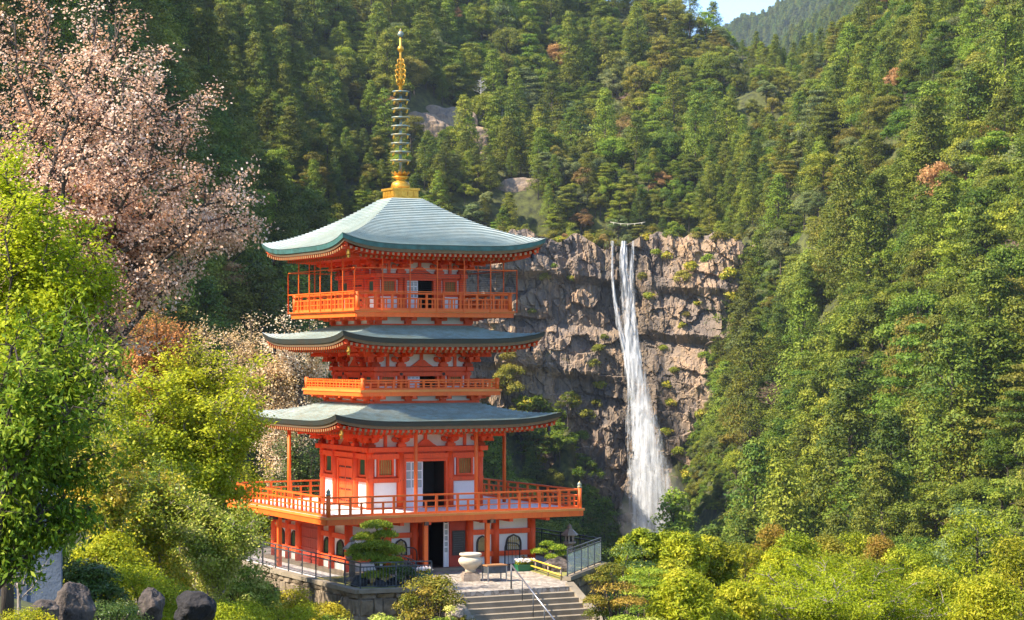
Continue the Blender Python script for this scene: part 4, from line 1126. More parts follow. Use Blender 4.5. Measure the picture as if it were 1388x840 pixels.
# ------------------------------------------------------------------ vegetation
def leaf_mesh_arrays(C, N_, L_, W_, rng, tdir=None, flat=0.0):
    n = len(C)
    N_ = N_ / np.maximum(np.linalg.norm(N_, axis=1), 1e-6)[:, None]
    t = rng.standard_normal((n, 3)) if tdir is None else tdir + .55 * rng.standard_normal((n, 3))
    t -= N_ * (t * N_).sum(1)[:, None]; t /= np.maximum(np.linalg.norm(t, axis=1), 1e-6)[:, None]
    bb = np.cross(N_, t)
    s = rng.uniform(.65, 1.35, (n, 1)); l = t * s * L_ / 2; w_ = bb * s * W_ / 2
    V = np.stack([C - l, C + w_ - l * .1, C + l, C - w_ - l * .1], 1).reshape(-1, 3)
    Fa = np.arange(n * 4).reshape(n, 4)
    return V, Fa
def crown_object(name, V, Fa, tint, m, parent=None):
    me = bpy.data.meshes.new(name)
    me.vertices.add(len(V)); me.vertices.foreach_set('co', V.astype(np.float32).ravel())
    me.loops.add(Fa.size); me.loops.foreach_set('vertex_index', Fa.astype(np.int32).ravel())
    me.polygons.add(len(Fa)); me.polygons.foreach_set('loop_start', np.arange(0, Fa.size, 4, dtype=np.int32))
    me.materials.append(m)
    a = me.attributes.new('tint', 'FLOAT', 'FACE'); a.data.foreach_set('value', np.clip(tint, 0, 1).astype(np.float32))
    me.update(calc_edges=True)
    o = bpy.data.objects.new(name, me); COL.objects.link(o)
    if parent: o.parent = parent
    return o
def clump_leaves(clumps, per, rng, up=.35, fill=.35, keep_low=.45):
    """leaves on and in flattened ellipsoid clumps [(c, (rx,ry,rz)), ...]"""
    Cs, Ns, Ts = [], [], []
    for c, r in clumps:
        n = max(8, int(per * (r[0] * r[1]) ** .9)) if per < 0 else per
        d = rng.standard_normal((n, 3)); d /= np.linalg.norm(d, axis=1)[:, None]
        low = (d[:, 2] < -.1) & (rng.random(n) > keep_low); d[low, 2] *= -1
        rad = 1 - fill * rng.random(n) ** 1.5
        Cs.append(np.array(c) + d * rad[:, None] * np.array(r) * (1 + .18 * rng.standard_normal((n, 1))))
        nn = d / np.array(r); nn /= np.linalg.norm(nn, axis=1)[:, None]
        Ns.append(nn + np.array([0, 0, up]) + .55 * rng.standard_normal((n, 3)))
        Ts.append(np.clip(.5 + .2 * rng.standard_normal() + .2 * rng.standard_normal(n), 0, 1))
    return np.concatenate(Cs), np.concatenate(Ns), np.concatenate(Ts)

def limb_path(p0, p1, rng, n=6, sag=.0, wob=.06):
    p0, p1 = np.array(p0, float), np.array(p1, float); L_ = np.linalg.norm(p1 - p0)
    t = np.linspace(0, 1, n)[:, None]
    mid = (p0 + p1) / 2 + np.array([0, 0, .16 * L_ - sag * L_]) + rng.standard_normal(3) * wob * L_
    q = (1 - t) ** 2 * p0 + 2 * t * (1 - t) * mid + t ** 2 * p1
    q[1:-1] += rng.standard_normal((n - 2, 3)) * wob * .35 * L_
    return q

def limb_tree(name, base, fork, targets, r0, leaf, nleaf, sigma, bark, lm, label, cat, group=None, seed=0, twig=.45, twig_n=6, flat=.5, up=.6, hang=0.0, sub=2, sag=0.0, limb_tint=.16, extra=None, wob=.06):
    """trunk to the fork, one limb to every target, twigs along the limbs, leaves round the twigs"""
    rng = np.random.default_rng(seed)
    base = np.array(base, float); root = empty(name, base, 0, label, cat, group)
    b = MB(); fk = np.array(fork, float) - base
    tr = limb_path((0, 0, -.3), fk, rng, 6, wob=.03)
    b.tube(tr, [r0 * (1.25 - .5 * i / 5) for i in range(6)], 9)
    anch, an_t = [], []
    for T in targets:
        T = np.array(T, float) - base
        s = tr[rng.integers(2, 6)] if len(targets) > 3 else fk
        pth = limb_path(s, T, rng, 8, sag, wob); L_ = np.linalg.norm(T - s)
        rr = r0 * .55 * min(1, L_ / 3)
        b.tube(pth, [max(.012, rr * (1 - .85 * i / 7)) for i in range(8)], 6)
        tone = limb_tint * rng.standard_normal()
        for j in range(2, 8):
            for q in range(twig_n):
                d = rng.standard_normal(3); d[2] *= (1 - flat); d /= np.linalg.norm(d)
                d = d + .5 * (pth[j] - pth[j - 1]) / max(1e-3, np.linalg.norm(pth[j] - pth[j - 1])); d[2] += .15 - hang * .4
                tl = twig * L_ ** .5 * rng.uniform(.5, 1.2)
                st_ = pth[j - 1] + (pth[j] - pth[j - 1]) * rng.random(); en = st_ + d / np.linalg.norm(d) * tl
                tp = limb_path(st_, en, rng, 4, 0, .08)
                b.tube(tp, [max(.006, rr * .22), max(.005, rr * .15), .005, .004], 4, caps=False)
                m = 3 + sub
                for f in np.linspace(.3, 1, m): anch.append(st_ + (en - st_) * f); an_t.append(tone)
    trunk = b.build('trunk', bark, root)
    A = np.array(anch); At = np.array(an_t)
    if extra is not None: A, At = extra(A, At)
    i = rng.integers(0, len(A), nleaf)
    C = A[i] + rng.standard_normal((nleaf, 3)) * sigma * np.array([1, 1, 1 - flat * .6]) + np.array([0, 0, -hang * .06])
    ow = C - A.mean(0); ow /= np.maximum(np.linalg.norm(ow, axis=1), .1)[:, None]
    N_ = np.array([0, 0, up]) + .55 * ow + .55 * rng.standard_normal((nleaf, 3))
    td = None
    if hang: td = np.tile(np.array([0, 0, -hang]), (nleaf, 1))
    V, Fa = leaf_mesh_arrays(C, N_, leaf[0], leaf[1], rng, td)
    tint = np.clip(.5 + At[i] + .2 * rng.standard_normal(nleaf), 0, 1)
    crown_object('crown', V, Fa, tint, lm, root)
    return root
def in_ellipsoid(c, r, n, seed, shell=.55, zmin=-1):
    rng = np.random.default_rng(seed); out = []
    while len(out) < n:
        d = rng.standard_normal(3); d /= np.linalg.norm(d); d *= shell + (1 - shell) * rng.random()
        if d[2] < zmin: continue
        out.append(tuple(np.array(c) + d * np.array(r)))
    return out
def bush(name, loc, clumps, per, leaf, lm, label, cat='shrub', group=None, seed=0, bark='bark', trunk_r=.05, up=.35, fill=.35, keep_low=.35, part='foliage'):
    """rounded shrub: stems and leaf clumps; clump centres are relative to loc"""
    rng = np.random.default_rng(seed); root = empty(name, loc, 0, label, cat, group)
    b = MB()
    for c, r in clumps: b.tube(limb_path((rng.uniform(-.08, .08), rng.uniform(-.08, .08), -.25), c, rng, 5), [trunk_r, trunk_r * .85, trunk_r * .7, trunk_r * .5, trunk_r * .3], 6)
    b.build('stem', M[bark], root)
    C, N_, T = clump_leaves(clumps, per, rng, up, fill, keep_low)
    V, Fa = leaf_mesh_arrays(C, N_, leaf[0], leaf[1], rng)
    crown_object(part, V, Fa, T, lm, root)
    return root
def dome_clumps(rx, ry, h, n, seed, rs=.36, zb=.25):
    rng = np.random.default_rng(seed); out = []
    for i in range(n):
        a = i * 2.39996 + rng.uniform(-.3, .3); k = math.sqrt((i + .5) / n)
        z = h * (zb + (1 - zb) * math.sqrt(max(0, 1 - k * k))) * rng.uniform(.88, 1.05)
        r = min(rx, ry) * rs * rng.uniform(.8, 1.25)
        out.append(((rx * k * .86 * math.cos(a), ry * k * .86 * math.sin(a), max(.1, z - r * .6)), (r * 1.15, r * 1.15, r * .8)))
    return out
# ------------------------------------------------------------------ garden plants on the terrace
def planter(loc, label, seed):
    r = empty('flower_planter', loc, PTH, label, 'planter')
    b = MB(); b.hexa([(-.36, -.15, 0), (.36, -.15, 0), (.36, .15, 0), (-.36, .15, 0), (-.42, -.2, .27), (.42, -.2, .27), (.42, .2, .27), (-.42, .2, .27)]); b.box(-.44, .44, -.22, .22, .25, .29); b.build('box', M['planter_green'], r)
    rng = np.random.default_rng(seed)
    C = np.c_[rng.uniform(-.4, .4, 300), rng.uniform(-.18, .18, 300), .3 + .16 * rng.random(300)]
    V, Fa = leaf_mesh_arrays(C, np.array([0, 0, .5]) + rng.standard_normal((300, 3)), .10, .05, rng); crown_object('leaves', V, Fa, rng.random(300), F['hedge'], r)
    C = np.c_[rng.uniform(-.4, .4, 260), rng.uniform(-.2, .2, 260), .40 + .14 * rng.random(260)]
    V, Fa = leaf_mesh_arrays(C, np.array([-.2, -.4, .8]) + .5 * rng.standard_normal((260, 3)), .085, .085, rng); crown_object('flowers', V, Fa, rng.random(260), F['blossom'], r)
planter(W(3.05, -6.5, .004), 'green planter box of white flowers beside the right yellow barrier', 1)
planter(W(-2.55, -7.9, .004), 'planter box of white flowers beside the left yellow barrier', 2)

def pine(loc, H, pads, label, seed, s=1.0, per=420, lm='pine'):
    rng = np.random.default_rng(seed); root = empty('pine_tree', loc, 0, label, 'pine')
    b = MB(); tr = np.array([(0, 0, -.3), (.12, .03, H * .22), (-.10, .05, H * .45), (.1, -.03, H * .68), (0, 0, H * .93)])
    b.tube(tr, [.13 * s, .11 * s, .09 * s, .07 * s, .03], 9)
    for c, r in pads: 
        k = min(3, max(1, int(c[2] / H * 4))); b.tube(limb_path(tr[k] * .9, c, rng, 5), [.05 * s, .045 * s, .035 * s, .025 * s, .012], 6)
    b.build('trunk', M['bark'], root)
    Cs, Ts = [], []
    for c, r in pads:
        n = int(per * r[0] * r[1] * 14); d = rng.standard_normal((n, 3)); d /= np.linalg.norm(d, axis=1)[:, None]
        lo = d[:, 2] < -.25; d[lo, 2] *= -.6
        Cs.append(np.array(c) + d * np.array(r) * np.array([1.08, 1.08, 1.5]) * (.72 + .33 * rng.random((n, 1)))); Ts.append(np.clip(.5 + .14 * rng.standard_normal() + .2 * rng.standard_normal(n), 0, 1))
    C = np.concatenate(Cs); T = np.concatenate(Ts); n = len(C)
    N_ = np.array([0, 0, .25]) + rng.standard_normal((n, 3)) * .8
    td = np.tile(np.array([0, 0, .7]), (n, 1))
    V, Fa = leaf_mesh_arrays(C, N_, .16, .03, rng, td); crown_object('needles', V, Fa, T, F[lm], root)
    return root
pads = [((0, 0, 2.42), (.62, .55, .17)), ((.38, -.1, 2.05), (.5, .45, .16)), ((-.42, .1, 1.92), (.52, .5, .17)), ((.1, -.35, 1.62), (.62, .5, .18)), ((-.66, -.05, 1.5), (.42, .42, .15)), ((.62, .1, 1.42), (.52, .45, .16)),
        ((-.25, -.4, 1.12), (.66, .5, .18)), ((.48, -.3, .98), (.62, .5, .17)), ((-.95, .0, 1.28), (.34, .34, .16)), ((.75, -.2, .58), (.55, .5, .17)), ((0, -.6, .42), (.55, .4, .15)), ((.1, .2, 1.3), (.7, .6, .2))]
pine(W(-5.0, -8.7, 0), 2.55, pads, 'bright green trained pine in layered pads by the terrace fence', 5)
pine(W(4.2, -6.7, 0), 1.25, [((-.45, 0, .82), (.36, .3, .10)), ((.35, -.1, .98), (.38, .34, .11)), ((.62, .1, .68), (.34, .3, .09)), ((-.1, .1, 1.15), (.3, .28, .09)), ((.1, -.2, .6), (.3, .26, .09))], 'small trained pine with bare crooked limbs above a boulder on the right', 6, .8)
rock('boulder', W(4.25, -7.4, .12), .72, 'reddish brown boulder inside the right garden bed', M['boulder'], 4, (1.1, .9, .72))
for i, (lx, ly, r) in enumerate(((-5.5, -8.2, .42), (-4.6, -9.6, .36), (-5.3, -9.8, .30), (-4.3, -9.0, .28), (-6.0, -9.2, .32))):
    rock('garden_stone', W(lx, ly, .08), r, 'dark grey garden stone around the foot of the trained pine', M['boulder_dark'], 20 + i, (1.1, .9, .8), 'garden stones around the trained pine', 'rock')
bush('dome_shrub', W(-4.35, -9.95, 0), dome_clumps(.55, .55, .95, 9, 3), 260, (.07, .04), F['camellia'], 'dark green clipped dome shrub behind the short fence', seed=8)

def gp(u, v, Y, dz=0.0):
    x, y, z = at(u, v, Y); return (x, y, g1(x, y) + dz)
def top_h(v, Y, g): return CAMZ + (VH - v) / FPX * Y - g

# azalea mound before the terrace corner, low golden hedge, pruned shrubs by the stairs
p = gp(585, 840, 85.0); h = top_h(779, 85, p[2])
bush('azalea_shrub', p, dome_clumps(1.75, 1.2, h, 30, 4, .30, .12), 300, (.11, .055), F['azalea'], 'bronze tipped azalea bush in front of the terrace fence', seed=11)
p = gp(606, 850, 82.5); bush('dome_shrub', p, dome_clumps(.6, .6, max(.4, top_h(822, 82.5, p[2])), 10, 5), 280, (.08, .04), F['shrub'], 'low rounded shrub against the left kerb of the stairs', seed=12)
rock('garden_stone', at(618, 832, 84.4), .34, 'pale pinkish stone beside the left kerb of the stairs', M['lantern_stone'], 33, (1, .9, .8))
def pruned(u0, padspx, Y, lm, label, seed, leaf=(.085, .045)):
    g = gp(u0, 800, Y); x0, y0, z0 = g; k = FPX / Y; cl = []
    rng = np.random.default_rng(seed)
    for u, v, wpx, hpx in padspx:
        cx_, _, cz_ = at(u, v, Y); cl.append(((cx_ - x0, rng.uniform(-.5, .5), cz_ - z0), (wpx / k, wpx / k * .85, hpx / k)))
    return bush('pruned_shrub', g, cl, 900, leaf, lm, label, 'shrub', seed=seed, trunk_r=.07, fill=.2, keep_low=.15)
pruned(835, [(828, 775, 20, 10), (812, 787, 20, 8), (836, 801, 32, 12), (806, 815, 16, 9), (852, 815, 22, 8), (830, 824, 18, 8), (808, 834, 16, 9)], 85, F['azalea'], 'cloud pruned shrub with orange tinged pads beside the stairs', 13)
pruned(852, [(852, 753, 30, 14), (862, 766, 30, 6)], 89, F['camellia'], 'dark green clipped dome shrub beyond the cloud pruned shrub', 14)
pruned(872, [(880, 776, 26, 6), (868, 786, 30, 6), (884, 792, 24, 6), (872, 803, 30, 7), (890, 812, 22, 7), (876, 826, 26, 8)], 87.5, F['pine'], 'flat layered green pine shrub right of the cloud pruned shrub', 15, (.14, .025))
pruned(850, [(846, 842, 20, 8), (880, 846, 26, 9)], 84, F['shrub'], 'pale green low shrub at the bottom edge near the stairs', 16)
for i, (u, v, Y, wd, lm, lab) in enumerate((
    (400, 798, 82.0, 1.2, 'golden', 'golden yellow low shrub below the left retaining wall'),
    (445, 818, 80.0, 1.2, 'golden', 'second golden yellow shrub, nearer the wall corner'),
    (362, 790, 88, .9, 'camellia', 'dark glossy low shrub at the foot of the left retaining wall'),
    (345, 802, 80.0, 1.3, 'shrub', 'speckled green shrub left of the golden shrub'),
    (400, 815, 76.0, 1.5, 'hedge', 'fresh green low shrub in front of the golden shrub'),
    (330, 812, 72.0, 1.3, 'hedge', 'fresh green shrub right of the dark boulder'),
    (455, 836, 76.0, 1.4, 'shrub', 'speckled low shrub at the bottom edge below the wall corner'),
    (520, 836, 80.0, 1.2, 'shrub', 'speckled low shrub between the wall corner and the azalea bush'))):
    p = gp(u, v, Y); h = max(.5, top_h(v, Y, p[2]))
    bush('low_shrub', p, dome_clumps(wd, wd * .9, h, 18, 40 + i, .32, .1), 330, (.10, .05), F[lm], lab, seed=50 + i)

# ------------------------------------------------------------------ left-hand foreground
def pt(u, v, Y): return at(u, v, Y)
# hedge, rocks, slab
p = gp(205, 800, 63); bush('clipped_hedge', p, [((-1.9 + .42 * i, .3 * math.sin(i * 2.1), max(.25, .18 + 1.25 * math.exp(-((i - 2.5) / 4.2) ** 2))), (.62, .7, .5)) for i in range(11)] + [((-1.9 + .42 * i, -.4, .35), (.6, .6, .45)) for i in range(11)], 1500, (.07, .04), F['hedge'], 'bright yellow green clipped hedge behind the boulders', 'hedge', seed=70, fill=.25)
rock('boulder', at(98, 826, 47), .52, 'tall peaked grey boulder under the left trees', M['boulder'], 41, (.9, .8, 1.15))
rock('boulder', at(205, 820, 52), .42, 'brown pointed boulder in front of the clipped hedge', M['boulder'], 42, (.85, .8, 1.05))
rock('boulder', at(266, 822, 55), .56, 'black flat topped boulder in front of the clipped hedge', M['boulder_dark'], 43, (1.0, .8, .75))
rock('boulder', at(58, 832, 45), .33, 'small brown boulder at the bottom left corner', M['boulder'], 44, (1.2, .9, .8))
r_ = empty('stone_monument', gp(66, 800, 50, -.2), .1, 'tall blue grey stone slab standing behind the left boulder', 'monument')
b = MB(); b.box(-.30, .30, -.14, .14, 0, 2.3); b.hexa([(-.30, -.14, 2.3), (.30, -.14, 2.3), (.30, .14, 2.3), (-.30, .14, 2.3), (-.22, -.1, 2.42), (.22, -.1, 2.42), (.22, .1, 2.42), (-.22, .1, 2.42)]); b.build('slab', M['bluestone'], r_)
b = MB(); b.box(-.5, .5, -.35, .35, -.2, .22); b.build('plinth', M['bluestone'], r_)
r_ = empty('storehouse', gp(-2, 800, 58, -.2), .15, 'blue grey storehouse wall half hidden behind the left trees', 'storehouse')
b = MB(); b.box(-2.4, 1.1, 0, 3, 0, 3.0); [b.box(-2.35 + .38 * i, -2.30 + .38 * i, -.03, -.002, .0, 2.95) for i in range(10)]; b.box(-2.4, 1.1, -.05, -.032, 1.15, 1.25); b.build('wall', M['bluestone'], r_)
b = MB(); b.hexa([(-2.8, -.5, 3.0), (1.5, -.5, 3.0), (1.5, 3.5, 3.0), (-2.8, 3.5, 3.0), (-2.4, 1.3, 3.9), (1.1, 1.3, 3.9), (1.1, 1.7, 3.9), (-2.4, 1.7, 3.9)]); b.build('roof', M['bluestone'], r_)
b = MB(); b.box(-1.6, -.8, -.09, -.055, .1, 2.1); b.build('door', M['dark_wood'], r_)
p = gp(30, 836, 42); bush('low_shrub', p, dome_clumps(.9, .7, max(.3, top_h(822, 42, p[2])), 10, 77), 420, (.05, .022), F['hedge'], 'bright green low shrub at the bottom left corner', seed=78)
p = gp(310, 845, 56); bush('low_shrub', p, dome_clumps(1.6, .8, max(.25, top_h(832, 56, p[2])), 16, 79), 420, (.05, .022), F['shrub'], 'grey green low shrub along the bottom edge before the black boulder', seed=80)
p = gp(150, 845, 50); bush('low_shrub', p, dome_clumps(1.0, .7, max(.3, top_h(812, 50, p[2])), 14, 81), 420, (.05, .022), F['camellia'], 'dark green low shrub between the grey and brown boulders', seed=82)

for i, (u, v, Y, wd, lm, lab) in enumerate((
    (150, 720, 68, 1.5, 'hedge', 'bright green bush behind the clipped hedge on its left'),
    (225, 752, 76, 1.6, 'camellia_gold', 'golden speckled bush under the golden camellia tree'),
    (120, 760, 60, 1.0, 'camellia', 'dark green bush behind the tall peaked boulder'),
    (330, 772, 80, 1.4, 'shrub', 'speckled bush beside the left end of the retaining wall'),
    (60, 730, 72, 2.0, 'camellia', 'dark green bush deep under the left trees'),
    (300, 700, 90, 2.0, 'camellia', 'dark bush under the yellow maple before the gallery'))):
    p = gp(u, v, Y); h = max(.7, top_h(v, Y, p[2]))
    bush('garden_shrub', p, dome_clumps(wd, wd * .9, h, 20, 140 + i, .34, .1), 360, (.11, .06), F[lm], lab, seed=150 + i)
# the cherry in pink bloom
bx = gp(20, 700, 61)
tg = [pt(u - 26 * (u > 200), v, 61 + dy) for u, v, dy in ((350, 288, 0), (335, 318, 1), (360, 305, .5), (340, 270, -.5), (315, 335, .5), (290, 245, -1), (280, 205, 1), (245, 150, 0), (225, 95, 1), (285, 148, 2), (180, 70, -1), (130, 30, 0), (70, 12, 1), (20, 30, -1), (10, 90, 2), (60, 85, -2), (120, 100, 2), (170, 140, -2),
      (110, 170, 1), (60, 160, 0), (15, 190, 2), (180, 215, 2), (230, 235, -2), (140, 255, -1), (80, 235, 2), (250, 290, 2), (200, 290, 1), (300, 300, -2), (165, 330, 0), (210, 345, 2), (180, 380, 1), (200, 410, 0), (150, 400, 2), (120, 330, 2), (-60, 60, 1), (-80, 160, 0), (-40, 230, 1), (165, 20, 1), (215, 180, 3), (320, 255, 2), (305, 350, 2))]
limb_tree('cherry_tree', bx, pt(25, 425, 61), tg, .26, (.08, .07), 95000, .17, M['bark'], F['cherry'], 'large cherry tree in pink bloom arching over the upper left corner', 'cherry tree', seed=101, twig=.42, twig_n=5, flat=.35, up=.3, limb_tint=.1)
# lime maple top and dark leaved tree in front on the left edge
tg = [pt(u, v, 46 + dy) for u, v, dy in ((140, 350, 0), (110, 310, 1), (60, 270, 0), (20, 230, 1), (90, 385, -1), (40, 330, 0), (10, 290, -1), (130, 395, 1), (60, 400, 1), (15, 380, 1), (95, 345, 2), (-40, 250, 0), (-50, 340, 1), (150, 370, 1), (70, 310, -1), (100, 420, 0), (30, 250, 1), (5, 210, 0))]
limb_tree('maple_tree', gp(10, 800, 46), pt(15, 520, 46), tg, .12, (.09, .065), 46000, .15, M['bark'], F['maple_lime'], 'lime green maple lit by the sun at the left edge below the cherry', 'maple tree', seed=103, twig=.3, twig_n=5, flat=.6, up=.7)
tg = [pt(u, v, 38 + dy) for u, v, dy in ((155, 470, 0), (130, 440, 1), (90, 430, 0), (40, 420, 1), (20, 470, -1), (120, 510, 0), (140, 545, 1), (80, 490, 1), (60, 550, 0), (20, 540, 1), (110, 590, 0), (145, 610, .6), (70, 610, 1), (20, 610, 0), (125, 650, .4), (90, 670, 0), (40, 660, 1), (10, 690, 0), (115, 700, .5), (70, 720, 0), (130, 690, 0), (-40, 480, 0), (-40, 600, 0), (100, 550, -1), (50, 500, -1), (105, 455, 1), (60, 455, 0), (30, 580, -1), (160, 500, .5))]
limb_tree('broadleaf_tree', gp(-35, 820, 38), pt(-15, 640, 38), tg, .13, (.135, .05), 24000, .13, M['bark'], F['chestnut'], 'deep green long leaved tree filling the left edge', 'tree', seed=104, twig=.28, twig_n=5, flat=.4, up=.5, hang=.8)
b = gp(26, 830, 44)
limb_tree('bare_shrub', b, pt(24, 790, 44), [pt(u, v, 44) for u, v in ((48, 745), (20, 735), (5, 760), (60, 765), (35, 750))], .04, (.04, .02), 300, .08, M['bark_pale'], F['hedge'], 'bare pale stemmed shrub beside the blue grey slab', 'shrub', seed=105, twig=.2, twig_n=3)
# mid-left: russet crown, green tree, yellow maple, camellias, speckled shrub tree
def ell_tree(name, u, v, Y, ru, rv, n, r0, leaf, nleaf, sig, bark, lm, label, cat, seed, dep=1.0, basev=None, **kw):
    k = Y / FPX; x, y, z = at(u, v, Y); g = g1(x, y)
    tg = in_ellipsoid((x, y, z), (ru * k, ru * k * dep, rv * k), n, seed, .5, -.75)
    fz_ = max(g + .5, z - rv * k * .6)
    return limb_tree(name, (x, y, g), (x, y, fz_), tg, r0, leaf, nleaf, sig, M[bark], F[lm], label, cat, seed=seed, **kw)
ell_tree('russet_tree', 214, 468, 88, 62, 52, 26, .12, (.10, .06), 18000, .2, 'bark', 'russet', 'russet leaved rounded tree above the yellow maple', 'tree', 111, twig=.32, flat=.3)
ell_tree('broadleaf_tree', 252, 500, 86, 55, 42, 20, .12, (.12, .07), 11000, .2, 'bark', 'hedge', 'fresh green tree between the russet tree and the blossoming cherry', 'tree', 112, twig=.32, flat=.4)
tg = [pt(u, v, 84 + dy) for u, v, dy in ((150, 520, 1), (180, 500, 0), (220, 520, -1), (260, 505, 1), (300, 490, 2), (340, 500, 1), (352, 545, 2), (350, 578, 1), (340, 560, 0), (300, 545, -1), (250, 550, 1), (200, 560, -1), (160, 575, 0), (185, 610, 1), (230, 595, -1), (280, 590, 0), (330, 600, 1), (310, 630, 1), (250, 630, 0), (200, 640, 1), (300, 655, 0), (338, 662, 1), (150, 620, 2), (240, 530, 2), (320, 520, 2))]
limb_tree('maple_tree', gp(265, 760, 84), pt(270, 660, 84), tg, .14, (.125, .085), 66000, .21, M['bark_pale'], F['maple'], 'yellow green maple in flat layers reaching over the gallery rail', 'maple tree', seed=113, twig=.36, twig_n=6, flat=.75, up=.9)
ell_tree('camellia_tree', 205, 690, 74, 88, 58, 30, .07, (.125, .075), 26000, .17, 'bark_pale', 'camellia_gold', 'golden and green camellia tree with a pale trunk above the clipped hedge', 'camellia tree', 114, twig=.3, flat=.3)
rng_ = np.random.default_rng(5); fl = []
ell_tree('camellia_tree', 145, 650, 70, 60, 70, 20, .06, (.12, .07), 16000, .17, 'bark_pale', 'camellia_gold', 'golden camellia tree beside the deep green tree at the left edge', 'camellia tree', 115, twig=.3, flat=.3)
ell_tree('shrub_tree', 292, 728, 73, 72, 52, 32, .08, (.10, .06), 30000, .15, 'bark_pale', 'shrub', 'speckled olive shrub tree on a short pale trunk beside the left fence', 'tree', 116, twig=.28, flat=.3)
ell_tree('camellia_tree', 405, 618, 113, 48, 42, 22, .08, (.10, .06), 11000, .22, 'bark', 'camellia', 'dark glossy camellia tree behind the left gallery post', 'camellia tree', 117, twig=.3, flat=.2)
ell_tree('cherry_tree', 372, 600, 118, 18, 34, 10, .07, (.10, .08), 3000, .22, 'bark', 'cherry_tan', 'small pale blossoming cherry behind the left gallery post', 'cherry tree', 118, twig=.3, flat=.2)
tg = [pt(u, v, 78 + dy) for u, v, dy in ((140, 560, 0), (165, 540, 1), (190, 585, 0), (150, 600, -1), (180, 625, 1), (215, 610, 1), (235, 645, 0), (130, 640, 1), (200, 660, 0), (255, 670, 1), (170, 665, 1), (270, 640, 2))]
limb_tree('maple_tree', gp(190, 790, 78), pt(188, 690, 78), tg, .09, (.11, .075), 22000, .19, M['bark_pale'], F['maple'], 'smaller yellow green maple between the deep green tree and the large maple', 'maple tree', seed=121, twig=.34, twig_n=6, flat=.75, up=.9)
# pale cherry behind the pagoda on the left, with dark leaning trunk
tg = [pt(u, v, 122 + dy) for u, v, dy in ((300, 455, 0), (340, 435, 1), (380, 432, 0), (420, 440, 1), (445, 460, 2), (330, 475, 1), (370, 465, -1), (410, 470, 0), (440, 500, 1), (300, 500, 2), (350, 505, 0), (395, 510, 1), (430, 535, 2), (340, 540, 1), (380, 550, 0), (280, 480, 1), (310, 530, 0), (360, 575, 2), (415, 560, 2), (330, 590, 1), (270, 450, 2))]
limb_tree('cherry_tree', gp(420, 640, 122), pt(408, 520, 122), tg, .22, (.115, .09), 30000, .27, M['bark'], F['cherry_tan'], 'pale fading cherry tree with a dark leaning trunk behind the pagoda', 'cherry tree', seed=119, twig=.4, twig_n=5, flat=.4, up=.4)
ell_tree('broadleaf_tree', 352, 660, 116, 48, 50, 16, .16, (.12, .07), 8000, .22, 'bark', 'hedge', 'green tree with dark forked trunks behind the left gallery corner', 'tree', 120, twig=.3, flat=.4)
r_ = empty('garden_wall', gp(352, 735, 112), .35, 'low dark red roofed wall glimpsed behind the left gallery', 'wall')
b = MB(); b.box(-2.6, 2.6, -.12, .12, -.3, 1.1); b.build('wall', M['dark_wood'], r_)
b = MB(); b.hexa([(-2.7, -.4, 1.1), (2.7, -.4, 1.1), (2.7, .4, 1.1), (-2.7, .4, 1.1), (-2.7, -.05, 1.35), (2.7, -.05, 1.35), (2.7, .05, 1.35), (-2.7, .05, 1.35)]); b.build('roof', M['red_roof'], r_)

# ------------------------------------------------------------------ lower right: bright conifers, pale cherry canopy, bronze trees
def clump_tree(name, u, vtop, Y, wpx, hpx, lm, label, cat, seed, n=26, per=260, leaf=(.17, .07), group=None, rs=.30, bark='bark', tall=True):
    k = Y / FPX; x, y, zt_ = at(u, vtop, Y); g = g1(x, y); H = zt_ - g; hw = wpx * k; ch = min(hpx * k, H * .95)
    rng = np.random.default_rng(seed); root = empty(name, (x, y, g), 0, label, cat, group)
    cl = []
    for i in range(n):
        t = (i + .5) / n; a_ = i * 2.39996 + rng.uniform(-.4, .4)
        prof = math.sin(math.pi * (.12 + .80 * (1 - t) ** .8)) if tall else math.sqrt(max(.03, 1 - t ** 2))
        rad = hw * .8 * prof * (.35 + .65 * rng.random() ** .5)
        r = hw * rs * rng.uniform(.75, 1.25)
        cl.append(((rad * math.cos(a_), rad * math.sin(a_), H - ch + ch * t - r * .5), (r * 1.1, r * 1.1, r * .85)))
    b = MB(); b.tube([(0, 0, -.4), (.05, 0, H * .4), (0, .05, H * .7), (0, 0, H * .93)], [.05 * hw + .06, .04 * hw + .05, .03 * hw + .03, .02], 8)
    for c, r in cl[::2]: b.tube(limb_path((0, 0, max(.2, c[2] - .5)), c, rng, 4), [.05, .04, .03, .015], 5)
    b.build('trunk', M[bark], root)
    C, N_, T = clump_leaves(cl, per, rng, .4, .35, .4)
    V, Fa = leaf_mesh_arrays(C, N_, leaf[0], leaf[1], rng); crown_object('crown', V, Fa, T, F[lm], root)
    return root
